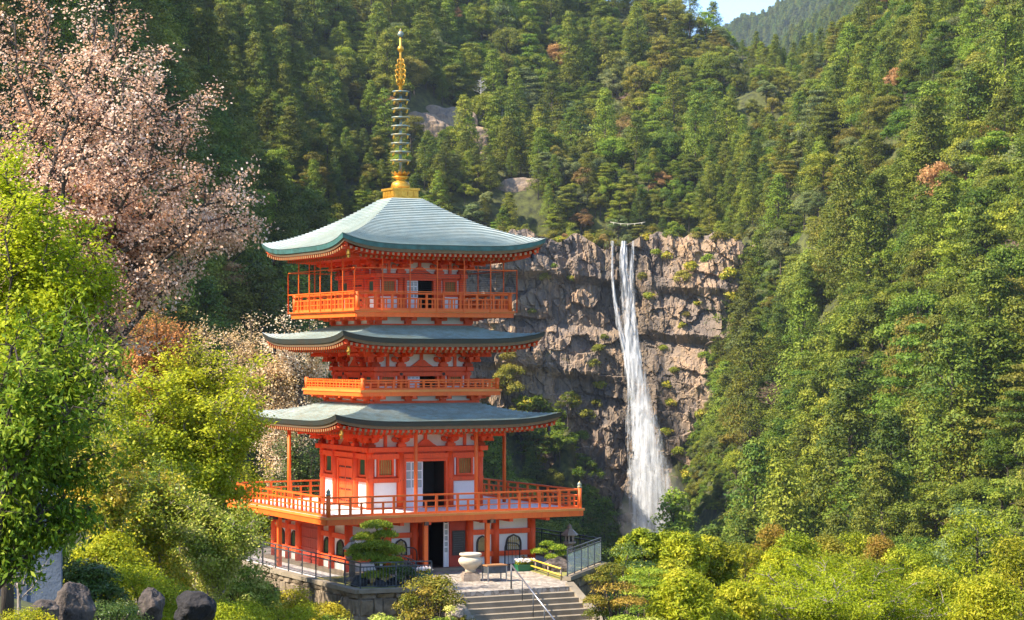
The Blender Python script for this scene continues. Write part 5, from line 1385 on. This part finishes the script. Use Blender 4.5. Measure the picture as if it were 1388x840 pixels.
R_ = [  # u, top v, Y, half width px, crown height px, leaves, label
    (874, 718, 94, 26, 70, 'lime_conifer', 'slim bright yellow green conifer below the foot of the waterfall'),
    (908, 722, 96, 26, 60, 'lime_conifer', 'short bright conifer second from the left in the row under the waterfall'),
    (930, 723, 93, 34, 80, 'lime_conifer', 'rounded bright conifer third in the row right of the waterfall foot'),
    (968, 728, 95, 34, 90, 'lime_conifer', 'olive tipped bright conifer at the right end of the row below the falls'),
    (852, 730, 97, 20, 50, 'lime_conifer', 'small bright conifer behind the dark dome shrub'),
    (912, 760, 89, 36, 70, 'lime_conifer', 'fresh green rounded bush in front of the bright conifers'),
    (925, 775, 86, 46, 80, 'maple', 'yellow green bush between the pine shrub and the pale cherry canopy'),
    (1000, 790, 90, 42, 60, 'maple', 'yellow green bush at the left edge of the pale cherry canopy'),
    (960, 815, 88, 44, 50, 'maple', 'yellow green low bush at the bottom edge right of the stairs'),
    (1010, 738, 128, 40, 90, 'lime_conifer', 'olive conifer left of the bronze leaved trees'),
    (1050, 712, 132, 36, 100, 'bronze_tree', 'bronze leaved tree with a pointed top right of the waterfall'),
    (1085, 722, 130, 40, 90, 'lime_conifer', 'olive green tree between two bronze trees'),
    (1120, 726, 134, 36, 80, 'bronze_tree', 'bronze leaved tree in the middle of the lower right grove'),
    (1160, 722, 138, 38, 90, 'lime_conifer', 'yellow green tree right of the middle bronze tree'),
    (1195, 728, 134, 34, 80, 'bronze_tree', 'bronze leaved tree left of the big feathery tree'),
    (1235, 742, 128, 40, 90, 'lime_conifer', 'yellow green tree at the left foot of the big feathery tree'),
    (1325, 694, 112, 62, 150, 'lime_conifer', 'big feathery yellow green tree near the right edge'),
    (1385, 730, 106, 54, 120, 'lime_conifer', 'feathery yellow green tree cut by the right edge'),
    (1270, 772, 108, 44, 90, 'lime_conifer', 'bright feathery tree below the big feathery tree'),
    (1340, 780, 98, 60, 90, 'maple', 'bright green spreading tree in the bottom right corner'),
    (1440, 720, 118, 50, 120, 'lime_conifer', 'feathery tree just beyond the right edge'),
    (1060, 745, 120, 40, 70, 'hedge', 'fresh green tree behind the pale cherry canopy'),
    (1150, 752, 118, 46, 70, 'lime_conifer', 'bright tree behind the right half of the pale cherry canopy'),
]
for i, (u, v, Y, wp, hp, lm, lab) in enumerate(R_):
    wp, hp = wp * 1.18, hp * 1.1; clump_tree('conifer' if lm == 'lime_conifer' else 'broadleaf_tree', u, v, Y, wp, hp, lm, lab, 'tree', 200 + i, n=34, per=330, tall=(lm == 'lime_conifer'))
tg = [pt(u, v, 100 + dy) for u, v, dy in ((1000, 800, 0), (1040, 780, 1), (1080, 768, 0), (1120, 765, 2), (1160, 770, 0), (1200, 775, 1), (1240, 790, 0), (1280, 815, 1), (1030, 815, -2), (1080, 795, -2), (1130, 790, -3), (1180, 798, -2), (1230, 815, -2), (1100, 780, 3), (1150, 782, 3), (1060, 825, -3), (1120, 815, -4), (1170, 825, -4), (1250, 830, -1), (1010, 830, 1), (1205, 790, 2), (1060, 785, 3), (1300, 835, 0))]
limb_tree('cherry_tree', gp(1140, 900, 100), pt(1140, 850, 100), tg, .2, (.12, .065), 52000, .25, M['bark_pale'], F['maple_lime'], 'broad pale green cherry canopy with thin bare twigs in the lower right', 'cherry tree', seed=131, twig=.42, twig_n=6, flat=.7, up=.8)
# ------------------------------------------------------------------ the forest on the slopes
def proto_mesh(name, kind, seed, lm, bark='bark'):
    """one whole tree as one mesh (trunk + foliage), real size in metres"""
    rng = np.random.default_rng(seed); cl = []
    if kind == 'broad':        # a few big uneven lobes, each a cluster of leaf clumps
        H = 11.0; lobes = rng.integers(8, 12)
        for i in range(lobes):
            t = (i + .5) / lobes; a_ = i * 2.39996 + rng.uniform(-.7, .7)
            rad = 3.5 * math.sqrt(max(.0, 1 - t ** 1.6)) * rng.uniform(.65, 1.1); z = 4.2 + 4.6 * t + rng.uniform(-.7, .7); q = rng.uniform(1.3, 2.2)
            for j in range(6):
                d = rng.standard_normal(3); d /= np.linalg.norm(d); d[2] = abs(d[2]) - .15; r = q * rng.uniform(.38, .62)
                cl.append(((rad * math.cos(a_) + d[0] * q * .8, rad * math.sin(a_) + d[1] * q * .8, z + d[2] * q * .8), (r * 1.1, r * 1.1, r * .85)))
        per, lf = 170, (.30, .19)
    elif kind == 'tier':       # spreading crown in flat tiers
        H = 11.5; n = 26
        for i in range(n):
            t = (i + .5) / n; a_ = i * 2.39996 + rng.uniform(-.5, .5); lev = np.clip(round(t * 5) / 5 + rng.uniform(-.09, .09), 0, 1); z = 3.5 + 7.5 * lev
            rad = 4.2 * (1 - .72 * lev) * (.5 + .5 * rng.random()); r = rng.uniform(1.1, 1.7) * (1 - .3 * lev)
            cl.append(((rad * math.cos(a_), rad * math.sin(a_), z + rng.uniform(-.25, .25)), (r * 1.3, r * 1.3, r * .42)))
        per, lf = 300, (.34, .19)
    else:                      # cedar
        H = 15.0; n = 34
        for i in range(n):
            t = (i + .5) / n; a_ = i * 2.39996 + rng.uniform(-.5, .5); z = 3.0 + 11.6 * t
            rad = 3.3 * (1 - t) ** .6 * (.55 + .45 * rng.random()); r = (.75 + .85 * (1 - t)) * rng.uniform(.8, 1.25)
            cl.append(((rad * math.cos(a_), rad * math.sin(a_), z), (r * 1.1, r * 1.1, r * .75)))
        per, lf = 210, (.32, .15)
    b = MB(); b.tube([(0, 0, -3), (.1, 0, H * .3), (0, .1, H * .6), (0, 0, H * .92)], [.26, .2, .13, .03], 7)
    for c, r in cl[::3]: b.tube(limb_path((0, 0, max(1, c[2] - 1.2)), c, rng, 4), [.09, .07, .05, .02], 5)
    C, N_, T = clump_leaves(cl, per, rng, .45, .4, .35)
    V, Fa = leaf_mesh_arrays(C, N_, lf[0], lf[1], rng)
    nv = len(b.v); allv = b.v + V.tolist(); allf = b.f + [tuple(f) for f in (Fa + nv).tolist()]
    me = bpy.data.meshes.new(name); me.from_pydata(allv, [], allf)
    me.materials.append(M[bark]); me.materials.append(F[lm])
    me.polygons.foreach_set('material_index', [0] * len(b.f) + [1] * len(Fa))
    a = me.attributes.new('tint', 'FLOAT', 'FACE'); a.data.foreach_set('value', np.r_[np.zeros(len(b.f)), np.clip(T, 0, 1)].astype(np.float32))
    me.update(); return me
def retint(me, lm):
    c = me.copy(); c.materials[1] = F[lm]; return c
base_b = [proto_mesh('broadleaf_tree', 'broad', 300 + i, 'forest_green') for i in range(7)] + [proto_mesh('broadleaf_tree', 'tier', 320 + i, 'forest_green') for i in range(2)]
base_c = [proto_mesh('cedar_tree', 'cedar', 340 + i, 'cedar') for i in range(4)]
TINTS = {'forest_green': 'dark green', 'forest_olive': 'olive', 'forest_grey': 'grey green', 'forest_bright': 'bright green', 'forest_bronze': 'bronze', 'yellow': 'bright yellow', 'cedar': 'dark green', 'cedar_gold': 'golden green'}
protos = []                                     # (mesh, kind, tint)
for t_ in ('forest_green', 'forest_olive', 'forest_grey', 'forest_bright', 'forest_bronze', 'yellow'):
    for me in base_b: protos.append((me if t_ == 'forest_green' else retint(me, t_), 'b', t_))
for t_ in ('cedar', 'cedar_gold'):
    for me in base_c: protos.append((me if t_ == 'cedar' else retint(me, t_), 'c', t_))
by_tint = {}
for i, (_, _, t_) in enumerate(protos): by_tint.setdefault(t_, []).append(i)

frng = np.random.default_rng(77)
cand = []
y = 185.0
while y < 1010:
    step = 9.4 if y < 450 else 9.4 if y < 750 else 4.2 if y < 796 else 6.6 if y < 850 else 7
    lim = y * (694 / FPX) + 22
    x = -lim - (60 if y > 300 else 0)
    while x < lim:
        cand.append((x + frng.uniform(-.45, .45) * step, y + frng.uniform(-.45, .45) * step)); x += step
    y += step
cand = np.array(cand)
gz = ground(cand[:, 0], cand[:, 1])
gs = np.hypot(ground(cand[:, 0] + 2, cand[:, 1]) - gz, ground(cand[:, 0], cand[:, 1] + 2) - gz) / 2
keep = np.ones(len(cand), bool)
inclf = (cand[:, 0] > -50) & (cand[:, 0] < 66 + .25 * (742 - cand[:, 1])) & (cand[:, 1] > cliff_y(cand[:, 0]) - 9) & (cand[:, 1] < cliff_y(cand[:, 0]) + 9)
keep &= ~(inclf)
# the plunge pool clearing and the stream bed stay open
keep &= ~((np.abs(cand[:, 0] - 46) < 21) & (cand[:, 1] > 560) & (cand[:, 1] < 760))
keep &= ~((cand[:, 1] < 240) & (np.abs(cand[:, 0]) < 30))
# beyond the skyline nothing is seen
keep &= cand[:, 1] < 1005
def hit(u, v, y0=300.0, y1=1000.0):
    ys_ = np.arange(y0, y1, 2.0); k = np.where(ground((u - 694) / FPX * ys_, ys_) > CAMZ + (VH - v) / FPX * ys_)[0]
    yy = float(ys_[k[0]]) if len(k) else y1
    return at(u, v, yy)
OUT = [hit(u, v) + (r,) for u, v, r in ((572, 176, 9), (604, 172, 11), (632, 196, 10), (655, 226, 9), (700, 262, 8))]
for x_, y_, z_, r_o in OUT: keep &= ~((np.abs(cand[:, 0] - x_) < r_o * .9) & (cand[:, 1] > y_ - 13) & (cand[:, 1] < y_ + 7))
cand, gz, gs = cand[keep], gz[keep], gs[keep]
# a steep slope carries more trees per square metre of map
ex = np.concatenate([np.where((gs > .8) & (frng.random(len(gs)) < .55))[0], np.where((gs > 1.4) & (frng.random(len(gs)) < .6))[0]])
c2 = cand[ex] + frng.uniform(-3, 3, (len(ex), 2)); cand = np.concatenate([cand, c2]); gz = np.concatenate([gz, ground(c2[:, 0], c2[:, 1])]); gs = np.concatenate([gs, gs[ex]])
n = len(cand)
fieldn = fbm(cand[:, 0] / 40, cand[:, 1] / 60, 0, 91, 3); field2 = fbm(cand[:, 0] / 25, cand[:, 1] / 30, 0, 95, 3)
trees = []
for i in range(n):
    x, yy = cand[i]; r = frng.random()
    ced = fieldn[i] > .5 or frng.random() < (.35 if x < -25 else .12)
    if ced: t_ = 'cedar' if r < .6 else 'cedar_gold'
    else:
        q = field2[i] + .5 * (r - .5)
        t_ = 'forest_green' if q < -.28 else 'forest_olive' if q < .05 else 'forest_bright' if q < .36 else 'forest_grey' if q < .62 else 'forest_olive'
        if frng.random() < .022: t_ = 'forest_bronze'
    s = (.85 + 1.35 * frng.random() ** 1.3) * (1.15 if ced else 1.0) * (.78 if yy < 380 else 1.0) * (1.0 if yy < 650 else .8 if yy < 950 else .7)
    # scrubby growth above and beside the rock wall
    if abs(x - 15) < 80 and 745 < yy < 800: s *= .62
    if yy > 790 and 985 < 694 + x / yy * FPX < 1172: s *= .62
    trees.append([x, yy, gz[i] - .5, s, frng.uniform(0, 6.283), by_tint[t_][frng.integers(len(by_tint[t_]))], t_, 'c' if ced else 'b'])
def add_tree(u, v, Y, s, t_, kind='b'):
    x, _, _ = at(u, v, Y); trees.append([x, Y, g1(x, Y) - .4, s, frng.uniform(0, 6.28), by_tint[t_][0], t_, kind])
for u, v, Y, s, t_ in ((1145, 650, 430, 1.2, 'yellow'), (1085, 80, 870, 1.1, 'forest_bronze'), (1240, 290, 590, .9, 'forest_bronze'), (1120, 70, 870, 1.0, 'forest_bronze'), (1290, 65, 650, 1.1, 'forest_bronze'), (1370, 360, 470, 1.0, 'forest_bronze')):
    add_tree(u, v, Y, s, t_)
for u, Y, s in ((1165, 830, 1.3), (1178, 815, 1.25), (1160, 840, 1.1), (1200, 800, 1.2)): add_tree(u, 0, Y, s, 'cedar', 'c')
for i in range(460):     # trees on the wooded apron at the right end of the rock wall
    f = frng.random() ** .8; u, v = 1000 - 68 * f ** 1.4 + frng.uniform(-10, 75), 300 + 440 * f
    x = (u - 694) / FPX * 735; yy = 752.0
    while yy > 690 and CAMZ + (VH - v) / FPX * yy < g1((u - 694) / FPX * yy, yy): yy -= 3
    x = (u - 694) / FPX * yy
    t_ = ('forest_bright', 'forest_green', 'forest_olive', 'forest_grey')[frng.integers(4)]
    trees.append([x, yy, g1(x, yy) - .6, frng.uniform(.45, .85), frng.uniform(0, 6.28), by_tint[t_][frng.integers(7)], t_, 'b'])
for i in range(46):     # scrub and small trees along the rim
    x = frng.uniform(-40, 78)
    if abs(x - 40.5) < 5.5: continue
    yy = float(cliff_y(x)) + frng.uniform(-4, 4)
    t_ = ('forest_olive', 'forest_green', 'forest_olive', 'forest_grey', 'forest_bronze')[frng.integers(5)]
    trees.append([x, yy, 46.0 + frng.uniform(-1, 2), frng.uniform(.3, .62), frng.uniform(0, 6.28), by_tint[t_][frng.integers(7)], t_, 'b'])
for u in range(934, 1000, 6):
    for v in range(575, 700, 12):
        x_, y_, z_ = hit(u + frng.uniform(-3, 3), v + frng.uniform(-5, 5), 600.0, 760.0)
        trees.append([x_, y_, z_ - 1.2, frng.uniform(.34, .6), frng.uniform(0, 6.28), by_tint['forest_green' if (u + v) % 5 else 'forest_bright'][frng.integers(7)], 'forest_green' if (u + v) % 5 else 'forest_bright', 'b'])
# the stream bed below the falls stays open
def _open(t):
    u = 694 + t[0] / t[1] * FPX; top = VH - (t[2] + 12 * t[3] - CAMZ) / t[1] * FPX
    return not (830 < u < (985 if t[1] < 560 else 932) and 230 < t[1] < 748 and top < 716 and t[1] < 735)
trees[:] = [t for t in trees if _open(t)]
# coarse visibility count: paint crowns from far to near
order = sorted(range(len(trees)), key=lambda i: -trees[i][1])
buf = -np.ones((210, 347), int); yy_, xx_ = np.mgrid[0:210, 0:347]
for i in order:
    x, Y, z, s, _, pi, t_, kd = trees[i]
    Hh, Rr = (15 * s, 2.6 * s) if kd == 'c' else (11 * s, 4.2 * s)
    uc = (694 + x / Y * FPX) / 4; vc = (VH - (z + Hh * .6 - CAMZ) / Y * FPX) / 4; a_ = Rr / Y * FPX / 4; c_ = Hh * .42 / Y * FPX / 4
    if uc < -20 or uc > 367 or vc < -30 or vc > 240: continue
    x0, x1, y0, y1 = int(max(0, uc - a_)), int(min(347, uc + a_ + 1)), int(max(0, vc - c_)), int(min(210, vc + c_ + 1))
    if x1 <= x0 or y1 <= y0: continue
    sub = ((xx_[y0:y1, x0:x1] - uc) / a_) ** 2 + ((yy_[y0:y1, x0:x1] - vc) / c_) ** 2 < 1
    buf[y0:y1, x0:x1][sub] = i
# nearer things cover part of the frame
mask = np.zeros_like(buf, bool)
def cover(u0, u1, v0, v1): mask[v0 // 4:v1 // 4, u0 // 4:u1 // 4] = True
cover(0, 300, 60, 840); cover(300, 440, 430, 840); cover(395, 690, 270, 840); cover(640, 780, 660, 840); cover(780, 1388, 745, 840)
cnt = np.bincount(buf[(buf >= 0) & ~mask], minlength=len(trees))
single = set()
for kd in 'bc':
    ids = [i for i in range(len(trees)) if trees[i][7] == kd and cnt[i] > 2]
    ids.sort(key=lambda i: -cnt[i]); single |= set(ids[:298])
KN = {'b': 'broadleaf', 'c': 'cedar'}
def zone(u, v, Y):
    if u < 470: return 'on the steep slope left of the pagoda spire' if v > 110 else 'at the top of the left slope'
    if u < 700: return 'on the slope behind the pagoda spire' if v < 330 else 'below the rock wall behind the pagoda'
    if u < 1000: return ('high above the waterfall under the skyline' if v < 140 else 'just above the rim of the rock wall') if v < 340 else 'at the foot of the rock wall'
    if v < 150: return 'along the top of the right slope'
    if v < 330: return 'on the upper right slope' if u < 1200 else 'on the upper right slope by the right edge'
    if v < 520: return 'midway up the right slope' if u < 1200 else 'midway up the right slope by the right edge'
    return 'low on the slope right of the waterfall' if u < 1200 else 'low on the right slope by the right edge'
for i in sorted(single):
    x, Y, z, s, rz, pi, t_, kd = trees[i]
    o = bpy.data.objects.new('broadleaf_tree' if kd == 'b' else 'cedar_tree', protos[pi][0]); COL.objects.link(o)
    o.location = (x, Y, z); o.rotation_euler = (0, 0, rz); o.scale = (s, s, s * (1 + .15 * math.sin(i)))
    u = 694 + x / Y * FPX; v = VH - (z + 7 * s - CAMZ) / Y * FPX
    ph = f"{TINTS[t_]} {KN[kd]} tree {zone(u, v, Y)}"
    tag(o, ph, 'tree', ph.replace(' tree ', ' trees '))
# the rest of the wood, one object per kind, instanced by geometry nodes
def stuff(name, ids, label, tilt=0.0):
    used = sorted({trees[i][5] for i in ids}); slot = {p: k for k, p in enumerate(used)}
    me = bpy.data.meshes.new(name); me.from_pydata([tuple(trees[i][:3]) for i in ids], [], [])
    for nm, vals, ty in (('rz', [trees[i][4] for i in ids], 'FLOAT'), ('sc', [trees[i][3] for i in ids], 'FLOAT'), ('pick', [slot[trees[i][5]] for i in ids], 'INT')):
        a = me.attributes.new(nm, ty, 'POINT'); a.data.foreach_set('value', vals)
    o = bpy.data.objects.new(name, me); COL.objects.link(o); tag(o, label, 'forest', kind='stuff')
    ng = bpy.data.node_groups.new(name + '_nodes', 'GeometryNodeTree')
    ng.interface.new_socket('Geometry', in_out='INPUT', socket_type='NodeSocketGeometry'); ng.interface.new_socket('Geometry', in_out='OUTPUT', socket_type='NodeSocketGeometry')
    N = ng.nodes.new; L = ng.links.new
    gi, go = N('NodeGroupInput'), N('NodeGroupOutput'); iop = N('GeometryNodeInstanceOnPoints'); g2 = N('GeometryNodeGeometryToInstance')
    carriers = {}
    for so_ in COL.objects:
        if so_.type == 'MESH': carriers.setdefault(so_.data.name, so_)
    got = [(p, carriers.get(protos[p][0].name)) for p in used]
    got = [(p, c) for p, c in got if c is not None]
    # joined instances come out in link order reversed: link from last to first
    for p, c in reversed(got):
        oi = N('GeometryNodeObjectInfo'); oi.inputs['Object'].default_value = c; oi.inputs['As Instance'].default_value = False
        gg = N('GeometryNodeGeometryToInstance'); L(oi.outputs['Geometry'], gg.inputs[0])
        if 'jn' not in locals(): jn = N('GeometryNodeJoinGeometry')
        L(gg.outputs[0], jn.inputs[0])
    def attr(nm, ty):
        a = N('GeometryNodeInputNamedAttribute'); a.data_type = ty; a.inputs['Name'].default_value = nm; return a.outputs[0]
    L(gi.outputs[0], iop.inputs['Points']); L(jn.outputs[0], iop.inputs['Instance']); iop.inputs['Pick Instance'].default_value = True
    L(attr('pick', 'INT'), iop.inputs['Instance Index'])
    cx_ = N('ShaderNodeCombineXYZ'); L(attr('rz', 'FLOAT'), cx_.inputs[2]); L(cx_.outputs[0], iop.inputs['Rotation'])
    L(attr('sc', 'FLOAT'), iop.inputs['Scale']); L(iop.outputs[0], go.inputs[0])
    md = o.modifiers.new('trees', 'NODES'); md.node_group = ng
    return o
rest = [i for i in range(len(trees)) if i not in single]
stuff('forest', [i for i in rest if trees[i][7] == 'b'], 'dense mixed broadleaf wood filling the gaps on all the mountain slopes')
stuff('forest', [i for i in rest if trees[i][7] == 'c'], 'dense conifer wood filling the gaps on all the mountain slopes')
# conifers on the far ridges
def far_wood(hill, n, label, seed, s0):
    _, XX, YY, ZZ = hill; r = np.random.default_rng(seed); ids = []; uu = 694 + XX[20] / YY[20] * FPX; okc = np.where((uu > 850) & (uu < 1370))[0]
    for _ in range(n):
        a_, b_ = r.integers(8, 33), okc[r.integers(len(okc))]
        f, g = r.random(2)
        b2 = min(b_ + 1, XX.shape[1] - 1)
        x = XX[a_, b_] + g * (XX[a_, b2] - XX[a_, b_]); y_ = YY[a_, b_] + f * (YY[a_ + 1, b_] - YY[a_, b_]); z = ZZ[a_, b_] + f * (ZZ[a_ + 1, b_] - ZZ[a_, b_])
        u = 694 + x / y_ * FPX
        if not 880 < u < 1340: continue
        trees.append([x, y_, z - 3, s0 * r.uniform(.7, 1.3), r.uniform(0, 6.28), by_tint['cedar'][r.integers(4)], 'cedar', 'c']); ids.append(len(trees) - 1)
    return stuff('forest', ids, label)
far_wood(hillA, 14000, 'conifer wood covering the most distant blue ridge', 1, 1.5)
far_wood(hillB, 9000, 'conifer wood covering the nearer green shoulder in the notch', 2, 1.15)

# bare and dead trees
def bare_mesh(name, m, seed, H, nb, fan, tw):
    rng = np.random.default_rng(seed); b = MB(); b.tube([(0, 0, -2), (.1, .1, H * .35), (-.15, 0, H * .7), (0, .1, H)], [.2, .15, .09, .02], 6)
    for i in range(nb):
        z = H * rng.uniform(.3, .98); a_ = rng.uniform(0, 6.28); L_ = fan * (1.15 - z / H) * rng.uniform(.6, 1.2) + .4
        e = np.array([math.cos(a_) * L_, math.sin(a_) * L_, z + L_ * rng.uniform(-.1, .7)]); pth = limb_path((0, 0, z), e, rng, 5)
        b.tube(pth, [.07, .055, .045, .03, .012], 4)
        for q in range(tw):
            s = pth[rng.integers(1, 5)]; d = rng.standard_normal(3); d[2] = abs(d[2]); d *= .5 * L_ / np.linalg.norm(d)
            b.tube(limb_path(s, s + d, rng, 3), [.035, .025, .01], 3, caps=False)
    me = bpy.data.meshes.new(name); me.from_pydata(b.v, [], b.f); me.materials.append(m); me.update(); return me
dm = [bare_mesh('dead_tree', M['bark_white'], 400 + i, 11, 22, 3.2, 2) for i in range(3)]
bmn = [bare_mesh('bare_tree', M['twig_brown'], 420 + i, 8.5, 40, 5.0, 12) for i in range(3)]
def place_bare(lst, meshes, nm, cat, labels, grp):
    for i, (u, v, Y, s) in enumerate(lst):
        x, _, z = at(u, v, Y); g = g1(x, Y)
        o = bpy.data.objects.new(nm, meshes[i % 3]); COL.objects.link(o); o.location = (x, Y, max(g, z - 6 * s) - .3); o.rotation_euler = (0, 0, i * 1.9); o.scale = (s, s, s)
        tag(o, labels[i], cat, grp)
place_bare(((630, 95, 865, 1.0), (652, 120, 850, 1.0), (681, 165, 835, .95), (716, 205, 820, .8), (582, 85, 860, .7), (745, 215, 830, .7), (1214, 440, 525, .75)), dm, 'dead_tree', 'dead tree',
           ['bleached dead tree, tallest of the pair right of the spire', 'bleached dead tree right of the tallest dead one', 'slim bleached dead trunk standing lower, beyond the pair', 'low bleached dead tree above the left end of the rock wall', 'small bleached dead tree just right of the spire tip', 'small dead tree nearest the waterfall rim on its left', 'grey dead snag midway up the right slope'], 'bleached dead trees on the slopes')
place_bare(((1045, 530, 585, 1.0), (1160, 500, 520, 1.1), (1195, 480, 515, 1.1), (1130, 545, 545, 1.0), (1250, 345, 575, .9), (1225, 515, 490, 1.0), (850, 150, 900, 1.0), (1375, 340, 480, .9)), bmn, 'bare_tree', 'bare tree',
           ['brown leafless tree right of the waterfall at the forest edge', 'brown leafless tree, left of a pair midway up the right slope', 'brown leafless tree, right of a pair midway up the right slope', 'brown leafless tree below the leafless pair', 'brown leafless tree high on the right slope', 'brown leafless tree right of the leafless pair', 'brown leafless tree high above the waterfall', 'brown leafless tree by the right edge'], 'brown leafless trees on the slopes')

for i, (x_, y_, z_, r_o) in enumerate(OUT):
    o = rock('rock_outcrop', (x_, y_ + r_o * .35, z_ - r_o * .1), r_o, 'pinkish rock outcrop ' + ('showing among the trees just right of the spire', 'largest and next to the spire among the slope trees', 'rising above the pagoda roof ridge on the slope', 'low on the slope right of the spire base', 'nearest the waterfall rim, above the left end of the cliff')[i], M['rock'], 700 + i, (1.15, .6, .95))
    for p_ in o.data.polygons: p_.use_smooth = False
    a_ = o.data.attributes.new('blk', 'FLOAT', 'POINT'); a_.data.foreach_set('value', np.full(len(o.data.vertices), .6, np.float32))
# bushes that cling to the rock wall
bm_ = []
for i in range(3):
    rng = np.random.default_rng(500 + i); cl = dome_clumps(1.5, 1.5, 1.7, 8, 510 + i, .5)
    C, N_, T = clump_leaves(cl, 130, rng, .4, .4, .5); V, Fa = leaf_mesh_arrays(C, N_, .42, .22, rng)
    o = crown_object('cliff_bush', V, Fa, T, F[('forest_olive', 'forest_bright', 'camellia_gold')[i]]); bm_.append(o)
spots = [(738, 372, 1.0), (752, 358, .7), (775, 375, .9), (722, 420, .8), (812, 470, 1.1), (806, 490, 1.0), (820, 455, .8), (880, 400, 1.1), (872, 372, 1.0), (925, 372, 1.5), (935, 360, 1.3), (905, 345, 1.2), (890, 340, .9), (960, 350, 1.6), (985, 370, 1.7), (990, 400, 1.5), (945, 410, .9), (930, 425, .8),
         (925, 440, .9), (915, 500, .9), (905, 520, 1.0), (910, 545, 1.1), (955, 480, 1.1), (960, 500, 1.2), (900, 470, .8), (780, 540, 1.4), (795, 560, 1.5), (790, 590, 1.4), (770, 600, 1.8), (750, 560, 2.0), (730, 545, 2.4), (710, 545, 2.4), (695, 560, 2.2), (740, 600, 2.3), (720, 620, 2.2), (760, 640, 2.0), (700, 640, 2.0), (735, 650, 2.0), (780, 630, 1.4), (815, 520, 1.2), (810, 545, 1.0),
         (905, 585, 1.2), (920, 610, 1.3), (935, 640, 1.5), (945, 590, 1.4), (950, 560, 1.3), (940, 690, 1.6), (955, 660, 1.7), (960, 620, 1.6), (965, 700, 1.8), (660, 470, 1.5), (690, 480, 1.4), (675, 520, 1.8), (650, 330, 1.4), (700, 325, 1.0), (760, 322, 1.0), (800, 318, 1.0), (820, 310, 1.1), (880, 318, 1.0), (910, 315, 1.3), (945, 318, 1.4), (975, 320, 1.6), (855, 540, .7), (1000, 440, 1.6), (1005, 470, 1.8), (1000, 510, 1.8), (990, 540, 1.8), (985, 580, 1.8), (980, 640, 2)]
for i, (u, v, s) in enumerate(spots):
    x, _, z = at(u, v, 742); yf = cliff_front(x, z)
    o = bm_[i % 3] if i < 3 else bm_[int(frng.integers(3))].copy()
    if i >= 3: COL.objects.link(o)
    s *= 1.25
    o.location = (x, yf - .3 * s, z - .9 * s); o.rotation_euler = (0, 0, i * 1.3); o.scale = (s, s * .8, s)
    zn = 'to the rock left of the waterfall' if u < 825 else 'to ledges right of the waterfall'
    if u < 800 and v > 530: zn = 'below the rock wall by the pagoda'
    if v < 330: zn = 'to the rim of the rock wall'
    if u > 895 and v > 540: zn = 'low down right of the waterfall foot'
    cn = {F['forest_olive'].name: 'olive', F['forest_bright'].name: 'bright green', F['camellia_gold'].name: 'golden'}[o.data.materials[0].name]
    tag(o, f'{cn} bush clinging {zn}', 'bush', f'{cn} bushes clinging {zn}')
HAZE = 0.00005
# ------------------------------------------------------------------ thin blue air over the valley
hz = MB(); hz.box(-1500, 1900, -80, 4150, -260, 900)
h_ = hz.build('haze', [])
mh = bpy.data.materials.new('thin_air'); mh.use_nodes = True; t = mh.node_tree; t.nodes.clear()
pv = t.nodes.new('ShaderNodeVolumePrincipled'); pv.inputs['Color'].default_value = (0.72, 0.84, 1.0, 1); pv.inputs['Density'].default_value = HAZE; pv.inputs['Anisotropy'].default_value = 0.2
oo = t.nodes.new('ShaderNodeOutputMaterial'); t.links.new(pv.outputs[0], oo.inputs['Volume'])
h_.data.materials.append(mh); tag(h_, 'thin blue haze in the valley air', 'haze', kind='stuff')
